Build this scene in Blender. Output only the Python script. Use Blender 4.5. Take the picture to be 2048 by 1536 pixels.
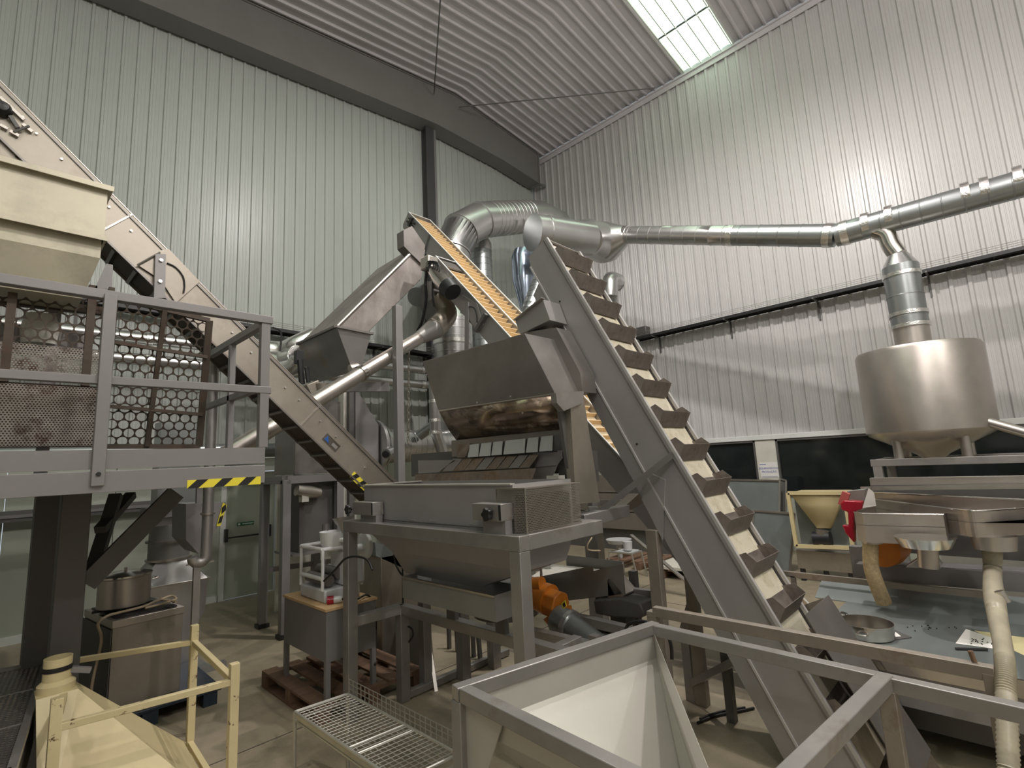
import bpy, math, random
from mathutils import Vector, Matrix
random.seed(7)
for _o in list(bpy.data.objects): bpy.data.objects.remove(_o)
SC = bpy.context.scene
COL = SC.collection
V = Vector
# ---------------------------------------------------------------- camera
F, CX, CY = 1015.0, 1024.0, 768.0
EYE = V((0, 0, 2.0))
AX = V((0.6990, 0.0730, 0.7114)); UP = V((-0.0495, -0.9877, 0.1505)).normalized()
AX = (AX - UP * AX.dot(UP)).normalized()
AY = AX.cross(UP)
if AY.z < 0: AY = -AY
def ray(u, v):
    c = V((u - CX, v - CY, F))
    return V((AX.dot(c), AY.dot(c), UP.dot(c)))
def at(u, v, x=None, y=None, z=None):
    """world point on the plane x=, y= or z= seen in direction (u, v) from the viewpoint"""
    d = ray(u, v)
    if x is not None: t = (x - EYE.x) / d.x
    elif y is not None: t = (y - EYE.y) / d.y
    else: t = (z - EYE.z) / d.z
    return EYE + d * t
cam = bpy.data.cameras.new('camera'); camo = bpy.data.objects.new('camera', cam); COL.objects.link(camo)
right = V((AX.x, AY.x, UP.x)); down = V((AX.y, AY.y, UP.y)); fwd = V((AX.z, AY.z, UP.z))
camo.matrix_world = Matrix(((right.x, -down.x, -fwd.x, EYE.x), (right.y, -down.y, -fwd.y, EYE.y),
                            (right.z, -down.z, -fwd.z, EYE.z), (0, 0, 0, 1)))
cam.sensor_width = 36; cam.lens = 36 * F / 2048; cam.clip_start = 0.02; cam.clip_end = 200
SC.camera = camo
# ---------------------------------------------------------------- world and lights
W = bpy.data.worlds.new('world'); SC.world = W; W.use_nodes = True
W.node_tree.nodes['Background'].inputs[0].default_value = (0.80, 0.92, 1.0, 1)
W.node_tree.nodes['Background'].inputs[1].default_value = 0.6
SC.view_settings.view_transform = 'Standard'; SC.view_settings.look = 'None'
SC.view_settings.gamma = 1; SC.view_settings.use_curve_mapping = False
SC.view_settings.exposure = 0.35
def lamp(name, loc, power, col, r=0.12):
    l = bpy.data.lights.new(name, 'POINT'); l.energy = power; l.color = col; l.shadow_soft_size = r
    o = bpy.data.objects.new(name, l); o.location = loc; COL.objects.link(o); return o
WARM = (1.0, 0.935, 0.91)
for lx, ly, lz, p in ((3.0, -2.0, 8.2, 520), (-3.2, -2.6, 8.2, 300), (2.0, -7.0, 8.6, 420)):
    lamp('high_bay_lamp', (lx, ly, lz), p, WARM)
for lx, ly, lz, p, tx, ty in ((5.6, 1.9, 9.0, 880, 8.2, 2.6), (4.6, 3.4, 9.4, 420, 5.0, 6.5)):
    l = bpy.data.lights.new('reflector_lamp', 'SPOT'); l.energy = p; l.color = WARM; l.shadow_soft_size = 0.09
    l.spot_size = math.radians(150); l.spot_blend = 0.7
    o = bpy.data.objects.new('reflector_lamp', l); o.location = (lx, ly, lz); COL.objects.link(o)
    o.rotation_euler = (V((tx, ty, 3.0)) - V((lx, ly, lz))).to_track_quat('-Z', 'Y').to_euler()
# ---------------------------------------------------------------- materials
def mat(name, col, rough=0.5, metal=0.0, var=0.12, scale=3.0, bump=0.0, bscale=60.0, stretch=None, emit=0.0,
        dirt=None, dscale=2.0, dlo=0.55, dhi=0.75, rvar=0.1, coord='Object', alpha=None, spec=None):
    m = bpy.data.materials.new(name); m.use_nodes = True; nt = m.node_tree; N = nt.nodes; L = nt.links
    b = N['Principled BSDF']
    b.inputs['Metallic'].default_value = metal; b.inputs['Roughness'].default_value = rough
    if spec is not None: b.inputs['Specular IOR Level'].default_value = spec
    tc = N.new('ShaderNodeTexCoord'); mp = N.new('ShaderNodeMapping'); L.new(tc.outputs[coord], mp.inputs[0])
    if stretch: mp.inputs['Scale'].default_value = stretch
    nz = N.new('ShaderNodeTexNoise'); nz.inputs['Scale'].default_value = scale; nz.inputs['Detail'].default_value = 6
    nz.inputs['Roughness'].default_value = 0.65; L.new(mp.outputs[0], nz.inputs['Vector'])
    mx = N.new('ShaderNodeMix'); mx.data_type = 'RGBA'
    c = V(col); lo = c * (1 - var); hi = c * (1 + var)
    mx.inputs[6].default_value = (*lo, 1); mx.inputs[7].default_value = (*hi, 1)
    rp = N.new('ShaderNodeMapRange'); rp.inputs[1].default_value = 0.3; rp.inputs[2].default_value = 0.7
    L.new(nz.outputs[0], rp.inputs[0]); L.new(rp.outputs[0], mx.inputs[0])
    out = mx.outputs[2]
    if dirt:
        n2 = N.new('ShaderNodeTexNoise'); n2.inputs['Scale'].default_value = dscale; n2.inputs['Detail'].default_value = 8
        n2.inputs['Roughness'].default_value = 0.7
        L.new(tc.outputs[coord], n2.inputs['Vector'])
        r2 = N.new('ShaderNodeMapRange'); r2.inputs[1].default_value = dlo; r2.inputs[2].default_value = dhi
        L.new(n2.outputs[0], r2.inputs[0])
        m2 = N.new('ShaderNodeMix'); m2.data_type = 'RGBA'; m2.inputs[7].default_value = (*dirt, 1)
        L.new(out, m2.inputs[6]); L.new(r2.outputs[0], m2.inputs[0]); out = m2.outputs[2]
    L.new(out, b.inputs['Base Color'])
    rr = N.new('ShaderNodeMapRange'); rr.inputs[3].default_value = max(0.02, rough - rvar); rr.inputs[4].default_value = min(1, rough + rvar)
    L.new(nz.outputs[0], rr.inputs[0]); L.new(rr.outputs[0], b.inputs['Roughness'])
    if bump:
        n3 = N.new('ShaderNodeTexNoise'); n3.inputs['Scale'].default_value = bscale; n3.inputs['Detail'].default_value = 3
        L.new(mp.outputs[0], n3.inputs['Vector'])
        bp = N.new('ShaderNodeBump'); bp.inputs['Strength'].default_value = bump; bp.inputs['Distance'].default_value = 0.01
        L.new(n3.outputs[0], bp.inputs['Height']); L.new(bp.outputs[0], b.inputs['Normal'])
    if emit:
        L.new(out, b.inputs['Emission Color']); b.inputs['Emission Strength'].default_value = emit
    if alpha is not None: b.inputs['Alpha'].default_value = alpha
    return m
M = {}
M['wall'] = mat('wall_sheet', (0.50, 0.49, 0.48), 0.34, 0.0, 0.05, 0.8, rvar=0.06, stretch=(1, 1, .25))
M['wall_green_lit'] = mat('wall_sheet_green_lit', (0.43, 0.455, 0.425), 0.34, 0.0, 0.05, 0.8, rvar=0.06, stretch=(1, 1, .25))  # green cast of the skylight is put into this sheet colour
M['panel'] = mat('wall_smooth_panel', (0.38, 0.40, 0.34), 0.45, 0.0, 0.06, 0.9)
M['ceil'] = mat('roof_sheet', (0.58, 0.56, 0.575), 0.45, 0.0, 0.07, 0.7)
M['beam'] = mat('beam_paint', (0.19, 0.185, 0.175), 0.55, 0.0, 0.06, 1.5)
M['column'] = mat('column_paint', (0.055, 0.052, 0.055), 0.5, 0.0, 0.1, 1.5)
M['trim'] = mat('white_trim', (0.66, 0.67, 0.65), 0.4, 0.0, 0.05, 2)
M['sky'] = mat('skylight_sheet', (0.78, 1.0, 0.80), 0.5, 0.0, 0.12, 9.0, emit=1.25, dirt=(0.45, 0.55, 0.28), dscale=3.0, dlo=.45, dhi=.8)
M['floor'] = mat('concrete_floor', (0.30, 0.255, 0.178), 0.42, 0.0, 0.22, 1.1, bump=0.15, bscale=40, dirt=(0.15, 0.13, 0.09), dscale=1.3, dlo=.5, dhi=.72, rvar=.15)
M['glass'] = mat('dark_window_glass', (0.012, 0.016, 0.016), 0.08, 0.0, 0.3, 2, spec=0.7)
M['steel'] = mat('stainless_steel', (0.50, 0.46, 0.42), 0.36, 0.92, 0.10, 2.2, bump=0.02, bscale=30, rvar=.10)
M['steel_satin'] = mat('satin_steel', (0.36, 0.345, 0.335), 0.48, 0.75, 0.07, 2.0, rvar=.06)
M['steel_warm'] = mat('warm_worn_steel', (0.355, 0.32, 0.27), 0.45, 0.75, 0.14, 2.4, dirt=(0.28, 0.24, 0.20), dscale=2.2, rvar=.08)
M['steel_dark'] = mat('dark_stained_steel', (0.25, 0.232, 0.22), 0.42, 0.75, 0.15, 2.4, dirt=(0.27, 0.20, 0.145), dscale=1.8, dlo=.56, dhi=.8)
M['steel_bright'] = mat('polished_steel', (0.62, 0.59, 0.55), 0.2, 1.0, 0.08, 3, bump=0.06, bscale=5)
M['stained'] = mat('rust_stained_steel', (0.24, 0.20, 0.165), 0.38, 0.75, 0.35, 5.0, dirt=(0.17, 0.095, 0.045), dscale=4.5, dlo=.42, dhi=.7, bump=.05, bscale=6)
M['galv'] = mat('galvanised_duct', (0.58, 0.575, 0.57), 0.30, 0.95, 0.04, 3, rvar=.03)
M['galv_dark'] = mat('galvanised_duct_dull', (0.36, 0.38, 0.38), 0.34, 0.9, 0.05, 3, rvar=.03)
M['tape'] = mat('foil_tape', (0.85, 0.84, 0.82), 0.2, 1.0, 0.06, 30, bump=0.5, bscale=60)
M['grey'] = mat('grey_painted_steel', (0.25, 0.238, 0.236), 0.42, 0.3, 0.05, 2.0, rvar=.05)
M['grey_dark'] = mat('dark_grey_steel', (0.12, 0.115, 0.11), 0.5, 0.3, 0.08, 2.0)
M['frame'] = mat('frame_steel', (0.31, 0.295, 0.28), 0.40, 0.55, 0.14, 3.0, dirt=(0.20, 0.16, 0.12), dscale=4, dlo=.58, dhi=.8)
M['angle'] = mat('worn_angle_iron', (0.30, 0.265, 0.225), 0.5, 0.5, 0.15, 5.0, dirt=(0.16, 0.10, 0.07), dscale=5, dlo=.55, dhi=.75)
M['hopper_in'] = mat('hopper_sheet', (0.50, 0.48, 0.43), 0.42, 0.35, 0.05, 1.5, rvar=.05)
M['cream'] = mat('cream_steel', (0.56, 0.52, 0.40), 0.42, 0.25, 0.10, 2.0, dirt=(0.36, 0.33, 0.26), dscale=1.6, dlo=.55, dhi=.8)
M['yellow'] = mat('pale_yellow_paint', (0.62, 0.52, 0.29), 0.42, 0.0, 0.06, 2.0)
M['yellow_chip'] = mat('chipped_yellow_paint', (0.60, 0.51, 0.29), 0.5, 0.0, 0.08, 2.0, dirt=(0.10, 0.05, 0.025), dscale=13, dlo=.585, dhi=.62)
M['belt'] = mat('tan_belt', (0.72, 0.53, 0.29), 0.55, 0.0, 0.06, 3)
M['belt_white'] = mat('stained_white_belt', (0.70, 0.64, 0.50), 0.6, 0.0, 0.08, 3, dirt=(0.45, 0.38, 0.24), dscale=8, dlo=.5, dhi=.75)
M['bucket'] = mat('bucket_steel', (0.235, 0.205, 0.185), 0.5, 0.55, 0.2, 8, dirt=(0.12, 0.085, 0.065), dscale=9, dlo=.5, dhi=.8)
M['rusty'] = mat('rusty_screen', (0.085, 0.066, 0.05), 0.6, 0.4, 0.25, 6, dirt=(0.085, 0.04, 0.022), dscale=5, dlo=.5, dhi=.7)
M['perf'] = mat('perforated_plate', (0.29, 0.262, 0.23), 0.55, 0.4, 0.3, 5, dirt=(0.06, 0.02, 0.012), dscale=4.5, dlo=.50, dhi=.62)
M['black'] = mat('black_plastic', (0.015, 0.015, 0.016), 0.4, 0.0, 0.2, 5)
M['cable'] = mat('black_cable', (0.012, 0.012, 0.012), 0.5, 0.0, 0.2, 5)
M['yel_tape'] = mat('yellow_tape', (0.80, 0.68, 0.05), 0.45, 0, 0.03)
M['white'] = mat('white_plastic', (0.68, 0.68, 0.68), 0.4, 0, 0.06, 4)
M['white_metal'] = mat('white_enamel', (0.56, 0.57, 0.58), 0.35, 0, 0.08, 4)
M['off_white'] = mat('off_white_plate', (0.62, 0.60, 0.53), 0.5, 0, 0.08, 4)
M['orange'] = mat('orange_paint', (0.50, 0.16, 0.015), 0.4, 0, 0.15, 8, dirt=(0.14, 0.05, 0.01), dscale=8, dlo=.6, dhi=.75)
M['red'] = mat('red_paint', (0.34, 0.006, 0.022), 0.25, 0, 0.1, 4)
M['red_pink'] = mat('red_cover', (0.45, 0.10, 0.09), 0.4, 0, 0.1, 4)
M['wood'] = mat('pallet_wood', (0.17, 0.10, 0.062), 0.8, 0, 0.3, 5, bump=.3, bscale=30, stretch=(1, 6, 1))
M['particle'] = mat('particle_board', (0.56, 0.37, 0.19), 0.65, 0, 0.12, 25)
M['hose'] = mat('beige_hose', (0.50, 0.40, 0.27), 0.45, 0, 0.1, 6)
M['hose_clear'] = mat('ribbed_clear_hose', (0.36, 0.32, 0.235), 0.35, 0, 0.15, 12)
M['hose_tan'] = mat('tan_sock', (0.40, 0.30, 0.165), 0.7, 0, 0.25, 40, bump=.3, bscale=80)
M['blue_pallet'] = mat('dark_blue_plastic', (0.010, 0.020, 0.034), 0.45, 0, 0.2, 4)
M['paper'] = mat('paper', (0.78, 0.76, 0.72), 0.7, 0, 0.02)
M['paper_y'] = mat('yellow_paper', (0.72, 0.64, 0.36), 0.7, 0, 0.03)
M['blue_print'] = mat('blue_print', (0.05, 0.07, 0.42), 0.6, 0, 0.05)
M['sticker_blue'] = mat('sticker_blue', (0.03, 0.11, 0.36), 0.4, 0, 0.05)
M['green_sign'] = mat('green_sign', (0.01, 0.13, 0.06), 0.5, 0, 0.05)
M['sign_red'] = mat('sign_red', (0.55, 0.03, 0.03), 0.5, 0, 0.05)
M['zinc_table'] = mat('zinc_table', (0.24, 0.265, 0.26), 0.42, 0.5, 0.07, 2.5, rvar=.05)
M['wire'] = mat('zinc_wire', (0.50, 0.49, 0.44), 0.35, 0.8, 0.1, 10)
M['blue_sheen_steel'] = mat('cyclone_steel', (0.36, 0.42, 0.52), 0.22, 0.95, 0.08, 2)  # bluish reflection put into the steel's base colour
M['bolt'] = mat('bolt_zinc', (0.68, 0.66, 0.62), 0.3, 0.9, 0.05, 10)
M['streaked'] = mat('streaked_brown_steel', (0.31, 0.28, 0.26), 0.46, 0.8, 0.30, 3.5, rvar=.06, stretch=(1, 1, .4), dirt=(0.20, 0.165, 0.15), dscale=1.4, dlo=.45, dhi=.7)
M['grey_mid'] = mat('mid_grey_steel', (0.335, 0.322, 0.32), 0.42, 0.3, 0.05, 2.0, rvar=.05)
M['edge'] = mat('highlit_steel_edge', (0.50, 0.485, 0.475), 0.4, 0.3, 0.06, 4)  # pale colour paints a highlight along the elevator edges
M['belt_mid'] = mat('shaded_tan_flight', (0.66, 0.49, 0.28), 0.6, 0.0, 0.05, 3)  # flights darker than the belt: tread shading put into the two colours
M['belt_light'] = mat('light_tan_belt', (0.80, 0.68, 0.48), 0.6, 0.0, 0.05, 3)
M['mottled'] = mat('mottled_polished_steel', (0.30, 0.235, 0.175), 0.2, 0.95, 0.35, 6, dirt=(0.62, 0.50, 0.38), dscale=3.2, dlo=.50, dhi=.56, bump=.06, bscale=4)
M['under'] = mat('shaded_column_paint', (0.115, 0.107, 0.102), 0.5, 0.3, 0.1, 2.0)  # shade below the deck put into a darker column colour
M['zinc_box'] = mat('zinc_sheet_box', (0.27, 0.27, 0.26), 0.45, 0.5, 0.10, 3)
M['joint'] = mat('floor_joint_fill', (0.07, 0.06, 0.045), 0.8, 0, .1, 3)
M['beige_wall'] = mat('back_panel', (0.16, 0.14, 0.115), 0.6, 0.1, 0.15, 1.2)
# ---------------------------------------------------------------- mesh builder
class MB:
    def __init__(s): s.v = []; s.f = []
    def add(s, vs, fs):
        o = len(s.v); s.v += [V(p) for p in vs]; s.f += [tuple(i + o for i in f) for f in fs]; return s
    def box8(s, p):
        return s.add(p, [(0, 3, 2, 1), (4, 5, 6, 7), (0, 1, 5, 4), (1, 2, 6, 5), (2, 3, 7, 6), (3, 0, 4, 7)])
    def box(s, a, b):
        x0, y0, z0 = (min(a[i], b[i]) for i in range(3)); x1, y1, z1 = (max(a[i], b[i]) for i in range(3))
        return s.box8([(x0, y0, z0), (x1, y0, z0), (x1, y1, z0), (x0, y1, z0), (x0, y0, z1), (x1, y0, z1), (x1, y1, z1), (x0, y1, z1)])
    def bar(s, p, q, w, h=None, up=(0, 0, 1), ext=0.0):
        """rectangular tube from p to q, w across, h along up"""
        p = V(p); q = V(q); h = h or w; d = (q - p).normalized(); up = V(up)
        if abs(d.dot(up)) > 0.98: up = V((1, 0, 0)) if abs(d.x) < 0.9 else V((0, 1, 0))
        sd = d.cross(up).normalized() * (w / 2); u = sd.cross(d).normalized() * (h / 2)
        p = p - d * ext; q = q + d * ext
        return s.box8([p - sd - u, p + sd - u, p + sd + u, p - sd + u, q - sd - u, q + sd - u, q + sd + u, q - sd + u])
    def angle(s, p, q, w, t=0.005, up=(0, 0, 1), flip=1):
        """L-profile: a horizontal flange and a vertical flange"""
        p = V(p); q = V(q); d = (q - p).normalized(); up = V(up); sd = d.cross(up).normalized() * flip
        s.bar(p + sd * (w / 2), q + sd * (w / 2), w, t, up)
        s.bar(p - up * (w / 2), q - up * (w / 2), t, w, up); return s
    def tube(s, pts, r, n=16, cap=True, closed=False):
        pts = [V(p) for p in pts]; k = len(pts); rs = r if isinstance(r, (list, tuple)) else [r] * k
        ds = [(pts[i + 1] - pts[i]).normalized() for i in range(k - 1)]
        t0 = ds[0]; a = V((0, 0, 1)) if abs(t0.z) < 0.9 else V((1, 0, 0)); nrm = t0.cross(a).normalized(); vs = []
        for i in range(k):
            t = ds[0] if i == 0 else ds[-1] if i == k - 1 else (ds[i - 1] + ds[i]).normalized()
            nrm = (nrm - t * nrm.dot(t)).normalized(); b = t.cross(nrm)
            m = 1.0
            if 0 < i < k - 1: m = 1 / max(0.5, math.cos(ds[i - 1].angle(ds[i], 0) / 2))
            bd = None
            if m > 1.001: bd = (ds[i] - ds[i - 1]).normalized()
            for j in range(n):
                an = 2 * math.pi * j / n; w = nrm * math.cos(an) + b * math.sin(an)
                if bd is not None: w = w + bd * (w.dot(bd) * (m - 1))
                vs.append(pts[i] + w * rs[i])
        fs = [(i * n + j, i * n + (j + 1) % n, (i + 1) * n + (j + 1) % n, (i + 1) * n + j) for i in range(k - 1) for j in range(n)]
        if cap: fs += [tuple(reversed(range(n))), tuple((k - 1) * n + j for j in range(n))]
        return s.add(vs, fs)
    def prism(s, poly, ext):
        poly = [V(p) for p in poly]; ext = V(ext); n = len(poly)
        return s.add(poly + [p + ext for p in poly], [tuple(reversed(range(n))), tuple(range(n, 2 * n))] +
                     [(i, (i + 1) % n, n + (i + 1) % n, n + i) for i in range(n)])
    def loft(s, rings, cap0=False, cap1=False):
        n = len(rings[0]); vs = [p for r in rings for p in r]
        fs = [(i * n + j, i * n + (j + 1) % n, (i + 1) * n + (j + 1) % n, (i + 1) * n + j) for i in range(len(rings) - 1) for j in range(n)]
        if cap0: fs.append(tuple(reversed(range(n))))
        if cap1: fs.append(tuple((len(rings) - 1) * n + j for j in range(n)))
        return s.add(vs, fs)
    def lathe(s, c, prof, n=32, axis=(0, 0, 1)):
        ax = V(axis).normalized(); a = V((1, 0, 0)) if abs(ax.x) < 0.9 else V((0, 1, 0)); e1 = ax.cross(a).normalized(); e2 = ax.cross(e1); c = V(c)
        rings = [[c + ax * h + (e1 * math.cos(2 * math.pi * j / n) + e2 * math.sin(2 * math.pi * j / n)) * max(r, 1e-4) for j in range(n)] for r, h in prof]
        return s.loft(rings, True, True)
def nicedata(name, mb, m, origin=V((0, 0, 0)), smooth=35):
    me = bpy.data.meshes.new(name); me.from_pydata([p - origin for p in mb.v], [], mb.f)
    import bmesh
    bm = bmesh.new(); bm.from_mesh(me); bmesh.ops.recalc_face_normals(bm, faces=bm.faces); bm.to_mesh(me); bm.free()
    if smooth:
        me.polygons.foreach_set('use_smooth', [True] * len(me.polygons)); me.set_sharp_from_angle(angle=math.radians(smooth))
    me.materials.append(m); return me
ORG = {}
def thing(name, label, cat, loc=(0, 0, 0), group=None):
    o = bpy.data.objects.new(name, None); COL.objects.link(o); o.location = loc; o.empty_display_size = 0.1
    o['label'] = label; o['category'] = cat
    if group: o['group'] = group
    ORG[o] = V(loc); return o
def part(name, mb, m, parent=None, label=None, solid=0, bevel=0, smooth=35, kind=None):
    org = ORG[parent] if parent else V((0, 0, 0))
    if isinstance(m, str): m = M[m]
    o = bpy.data.objects.new(name, nicedata(name, mb, m, org, smooth)); COL.objects.link(o)
    if parent: o.parent = parent
    ORG[o] = org
    if label: o['label'] = label
    if kind: o['kind'] = kind
    if solid:
        md = o.modifiers.new('thickness', 'SOLIDIFY'); md.thickness = solid; md.offset = 0
    if bevel:
        md = o.modifiers.new('bevel', 'BEVEL'); md.width = bevel; md.segments = 2; md.limit_method = 'ANGLE'
    return o
def single(name, mb, m, label, cat, group=None, base=None, **k):
    """a thing that is one mesh, its origin at base"""
    if base is None:
        lo = V((min(p[i] for p in mb.v) for i in range(3))); hi = V((max(p[i] for p in mb.v) for i in range(3)))
        base = V(((lo.x + hi.x) / 2, (lo.y + hi.y) / 2, lo.z))
    mb.v = [p - V(base) for p in mb.v]
    o = part(name, mb, m, None, **k); o.location = base; o['label'] = label; o['category'] = cat
    if group: o['group'] = group
    return o
def struct(name, mb, m, parent=None, **k):
    o = part(name, mb, m, parent, **k)
    if not parent: o['kind'] = 'structure'
    return o
def link_copy(o, parent, loc=None, rot=None):
    c = o.copy(); COL.objects.link(c); c.parent = parent
    if loc is not None: c.location = loc
    ORG[c] = ORG[parent]
    return c
def arc(c, r, a0, a1, e1, e2, n=12):
    c = V(c); e1 = V(e1); e2 = V(e2)
    return [c + e1 * (r * math.cos(a0 + (a1 - a0) * i / n)) + e2 * (r * math.sin(a0 + (a1 - a0) * i / n)) for i in range(n + 1)]
def spline(pts, n=8):
    pts = [V(p) for p in pts]; P = [pts[0]] + pts + [pts[-1]]; out = []
    for i in range(1, len(P) - 2):
        for k in range(n):
            t = k / n; a, b, c, d = P[i - 1], P[i], P[i + 1], P[i + 2]
            out.append(0.5 * ((2 * b) + (c - a) * t + (2 * a - 5 * b + 4 * c - d) * t * t + (3 * b - a - 3 * c + d) * t ** 3))
    return out + [pts[-1]]
# ================================================================ SETTING
XW, YW = 11.28, 9.56
EAVE, RIDX, RIDZ, LSL = 11.24, 7.8, 11.56, 0.145
XL, YB = -9.0, -10.0
def roofz(x):
    return EAVE + (RIDZ - EAVE) * (XW - x) / (XW - RIDX) if x > RIDX else RIDZ - (RIDX - x) * LSL
# floor
mb = MB().box((XL, YB, -0.15), (XW + .3, YW + .3, 0)); struct('floor', mb, 'floor')
def floor_joint(p, q):
    mb = MB().bar(V(p) + V((0, 0, .0005)), V(q) + V((0, 0, .0005)), 0.010, 0.003); return mb
fj = bpy.data.objects['floor']
for i, yj in enumerate((-1.2, 4.33)):
    part('expansion_joint', floor_joint((XL, yj, 0), (XW, yj, 0)), 'joint', fj)
part('expansion_joint', floor_joint((6.6, YB, 0), (6.6, YW, 0)), 'joint', fj)
# corrugated right wall (eave wall), ribs stand proud of the pans
def corrug(along, a0, a1, z0, zf, plane, inward, pitch, rib=0.045, depth=0.035, ramp=0.02, off=0.0, minor=True):
    mb = MB(); prof = []; a = a0 + off
    while a < a1:
        prof += [(a, 0), (a + ramp, depth), (a + ramp + rib, depth), (a + 2 * ramp + rib, 0)]
        if minor:
            g = pitch - 2 * ramp - rib
            for k in (0.33, 0.66):
                c = a + 2 * ramp + rib + g * k; prof += [(c - .012, 0), (c - .006, .004), (c + .006, .004), (c + .012, 0)]
        a += pitch
    prof = [p for p in prof if p[0] <= a1]; vs = []
    for t, d in prof:
        c = plane + inward * d
        lo = (t, c, z0) if along == 'x' else (c, t, z0); hi = (t, c, zf(t)) if along == 'x' else (c, t, zf(t))
        vs += [lo, hi]
    mb.add(vs, [(2 * i, 2 * i + 1, 2 * i + 3, 2 * i + 2) for i in range(len(prof) - 1)]); return mb
WZ = 2.19
wr = struct('wall_right', corrug('y', YB, YW, WZ + .02, lambda t: EAVE - .08, XW, -1, 0.24), 'wall', smooth=20)
part('outer_panel', MB().box((XW + .03, YB, WZ), (XW + .12, YW + .1, EAVE + .2)), 'trim', wr)
wl = struct('wall_left', corrug('x', XL, XW, 2.32, lambda t: roofz(t) - .03, YW, -1, 0.205, rib=.03, ramp=.012, depth=.03), 'wall_green_lit', smooth=20)
part('outer_panel', MB().box((XL, YW + .03, 2.2), (XW, YW + .12, 12)), 'trim', wl)
# smooth lower panels of left wall, with door opening 2.80..3.63
dx0, dx1, dz = 2.82, 3.64, 2.06
for a, b, z0, z1 in ((XL, dx0, 0, 2.3), (dx1, XW, 0, 2.3), (dx0, dx1, dz, 2.3)):
    if b - a > 1.5:
        x = a
        while x < b - .01:
            e = min(x + 1.15, b); part('wall_panel', MB().box((x + .004, YW - .05, z0), (e - .004, YW + .05, z1)), 'panel', wl, bevel=.004); x = e
    else: part('wall_panel', MB().box((a, YW - .05, z0), (b, YW + .05, z1)), 'panel', wl)
struct('trim_1', MB().box((XL, YW - .09, 2.27), (XW, YW - .03, 2.34)), 'trim')
struct('baseboard_left', MB().box((XL, YW - .08, 0), (dx0 - .08, YW - .05, .1)).box((dx1 + .08, YW - .08, 0), (XW, YW - .05, .1)), 'trim')
wb = struct('wall_back', MB().box((XL, YB - .1, 0), (XW, YB, 12)), 'wall')
wf = struct('wall_front', MB().box((XL - .1, YB, 0), (XL, YW, 12)), 'wall')
# door with panic bar
d1 = struct('door_1', MB().box((dx0 + .02, YW - .07, .01), (dx1 - .02, YW - .02, dz - .02)), 'panel', bevel=.004)
part('door_frame', MB().box((dx0 - .07, YW - .1, 0), (dx0 + .01, YW - .04, dz + .07)).box((dx1 - .01, YW - .1, 0), (dx1 + .07, YW - .04, dz + .07)).box((dx0 - .07, YW - .1, dz - .01), (dx1 + .07, YW - .04, dz + .07)), 'trim', d1)
b0 = at(452, 1068, y=YW - .14); b1 = at(538, 1066, y=YW - .14)
zb = (b0.z + b1.z) / 2
pbm = MB().tube([(b0.x, YW - .16, zb - .03), (b1.x, YW - .16, zb - .03)], .014, 10)
for bx in (b0.x, b1.x): pbm.box((bx - .022, YW - .18, zb - .09), (bx + .022, YW - .06, zb + .11))
part('panic_bar', pbm, 'black', d1)
g0 = at(474, 1049, y=YW - .075); g1 = at(508, 1046, y=YW - .075)
part('exit_sticker', MB().box((g0.x, YW - .078, g0.z - .028), (g1.x, YW - .069, g0.z + .028)), 'green_sign', d1)
tx = MB()
for k in range(9): tx.box((g0.x + .085 + k * .02, YW - .080, g0.z - .009), (g0.x + .097 + k * .02, YW - .0775, g0.z + .009))
tx.box((g0.x + .015, YW - .080, g0.z - .016), (g0.x + .05, YW - .0775, g0.z + .016))
part('sticker_print', tx, 'paper', d1)
# right wall lower band: windows
wins = [(at(1512, 888, x=XW).y, 5.1), (-3.0, at(1553, 890, x=XW).y)]
WB = 1.02
low = MB(); y0 = YB
part('lower_panel', MB().box((XW - .06, YB, 0), (XW + .06, YW, WB)), 'panel', wr)
part('lower_panel', MB().box((XW - .06, wins[0][1], WB), (XW + .06, YW, WZ)), 'panel', wr)
part('window_pier', MB().box((XW - .06, wins[1][1], WB), (XW + .06, wins[0][0], WZ)), 'off_white', wr)
part('lower_panel', MB().box((XW - .06, YB, WB), (XW + .06, wins[1][0], WZ)), 'panel', wr)
for i, (a, b) in enumerate(wins):
    w = struct('window_%d' % (i + 1), MB().box((XW - .01, a, WB), (XW + .01, b, WZ)), 'glass')
    fr = MB()
    fr.box((XW - .07, a, WB), (XW - .02, b, WB + .04)).box((XW - .07, a, WZ - .05), (XW - .02, b, WZ)).box((XW - .07, a, WB), (XW - .02, a + .04, WZ)).box((XW - .07, b - .04, WB), (XW - .02, b, WZ))
    part('window_frame', fr, 'trim' if 0 else 'grey_dark', w)
# dim room seen through the windows
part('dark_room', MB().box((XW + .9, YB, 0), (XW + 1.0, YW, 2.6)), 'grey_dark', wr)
struct('trim_2', MB().box((XW - .09, YB, WZ - .01), (XW + .0, YW, WZ + .09)), 'trim', bevel=.008)
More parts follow.
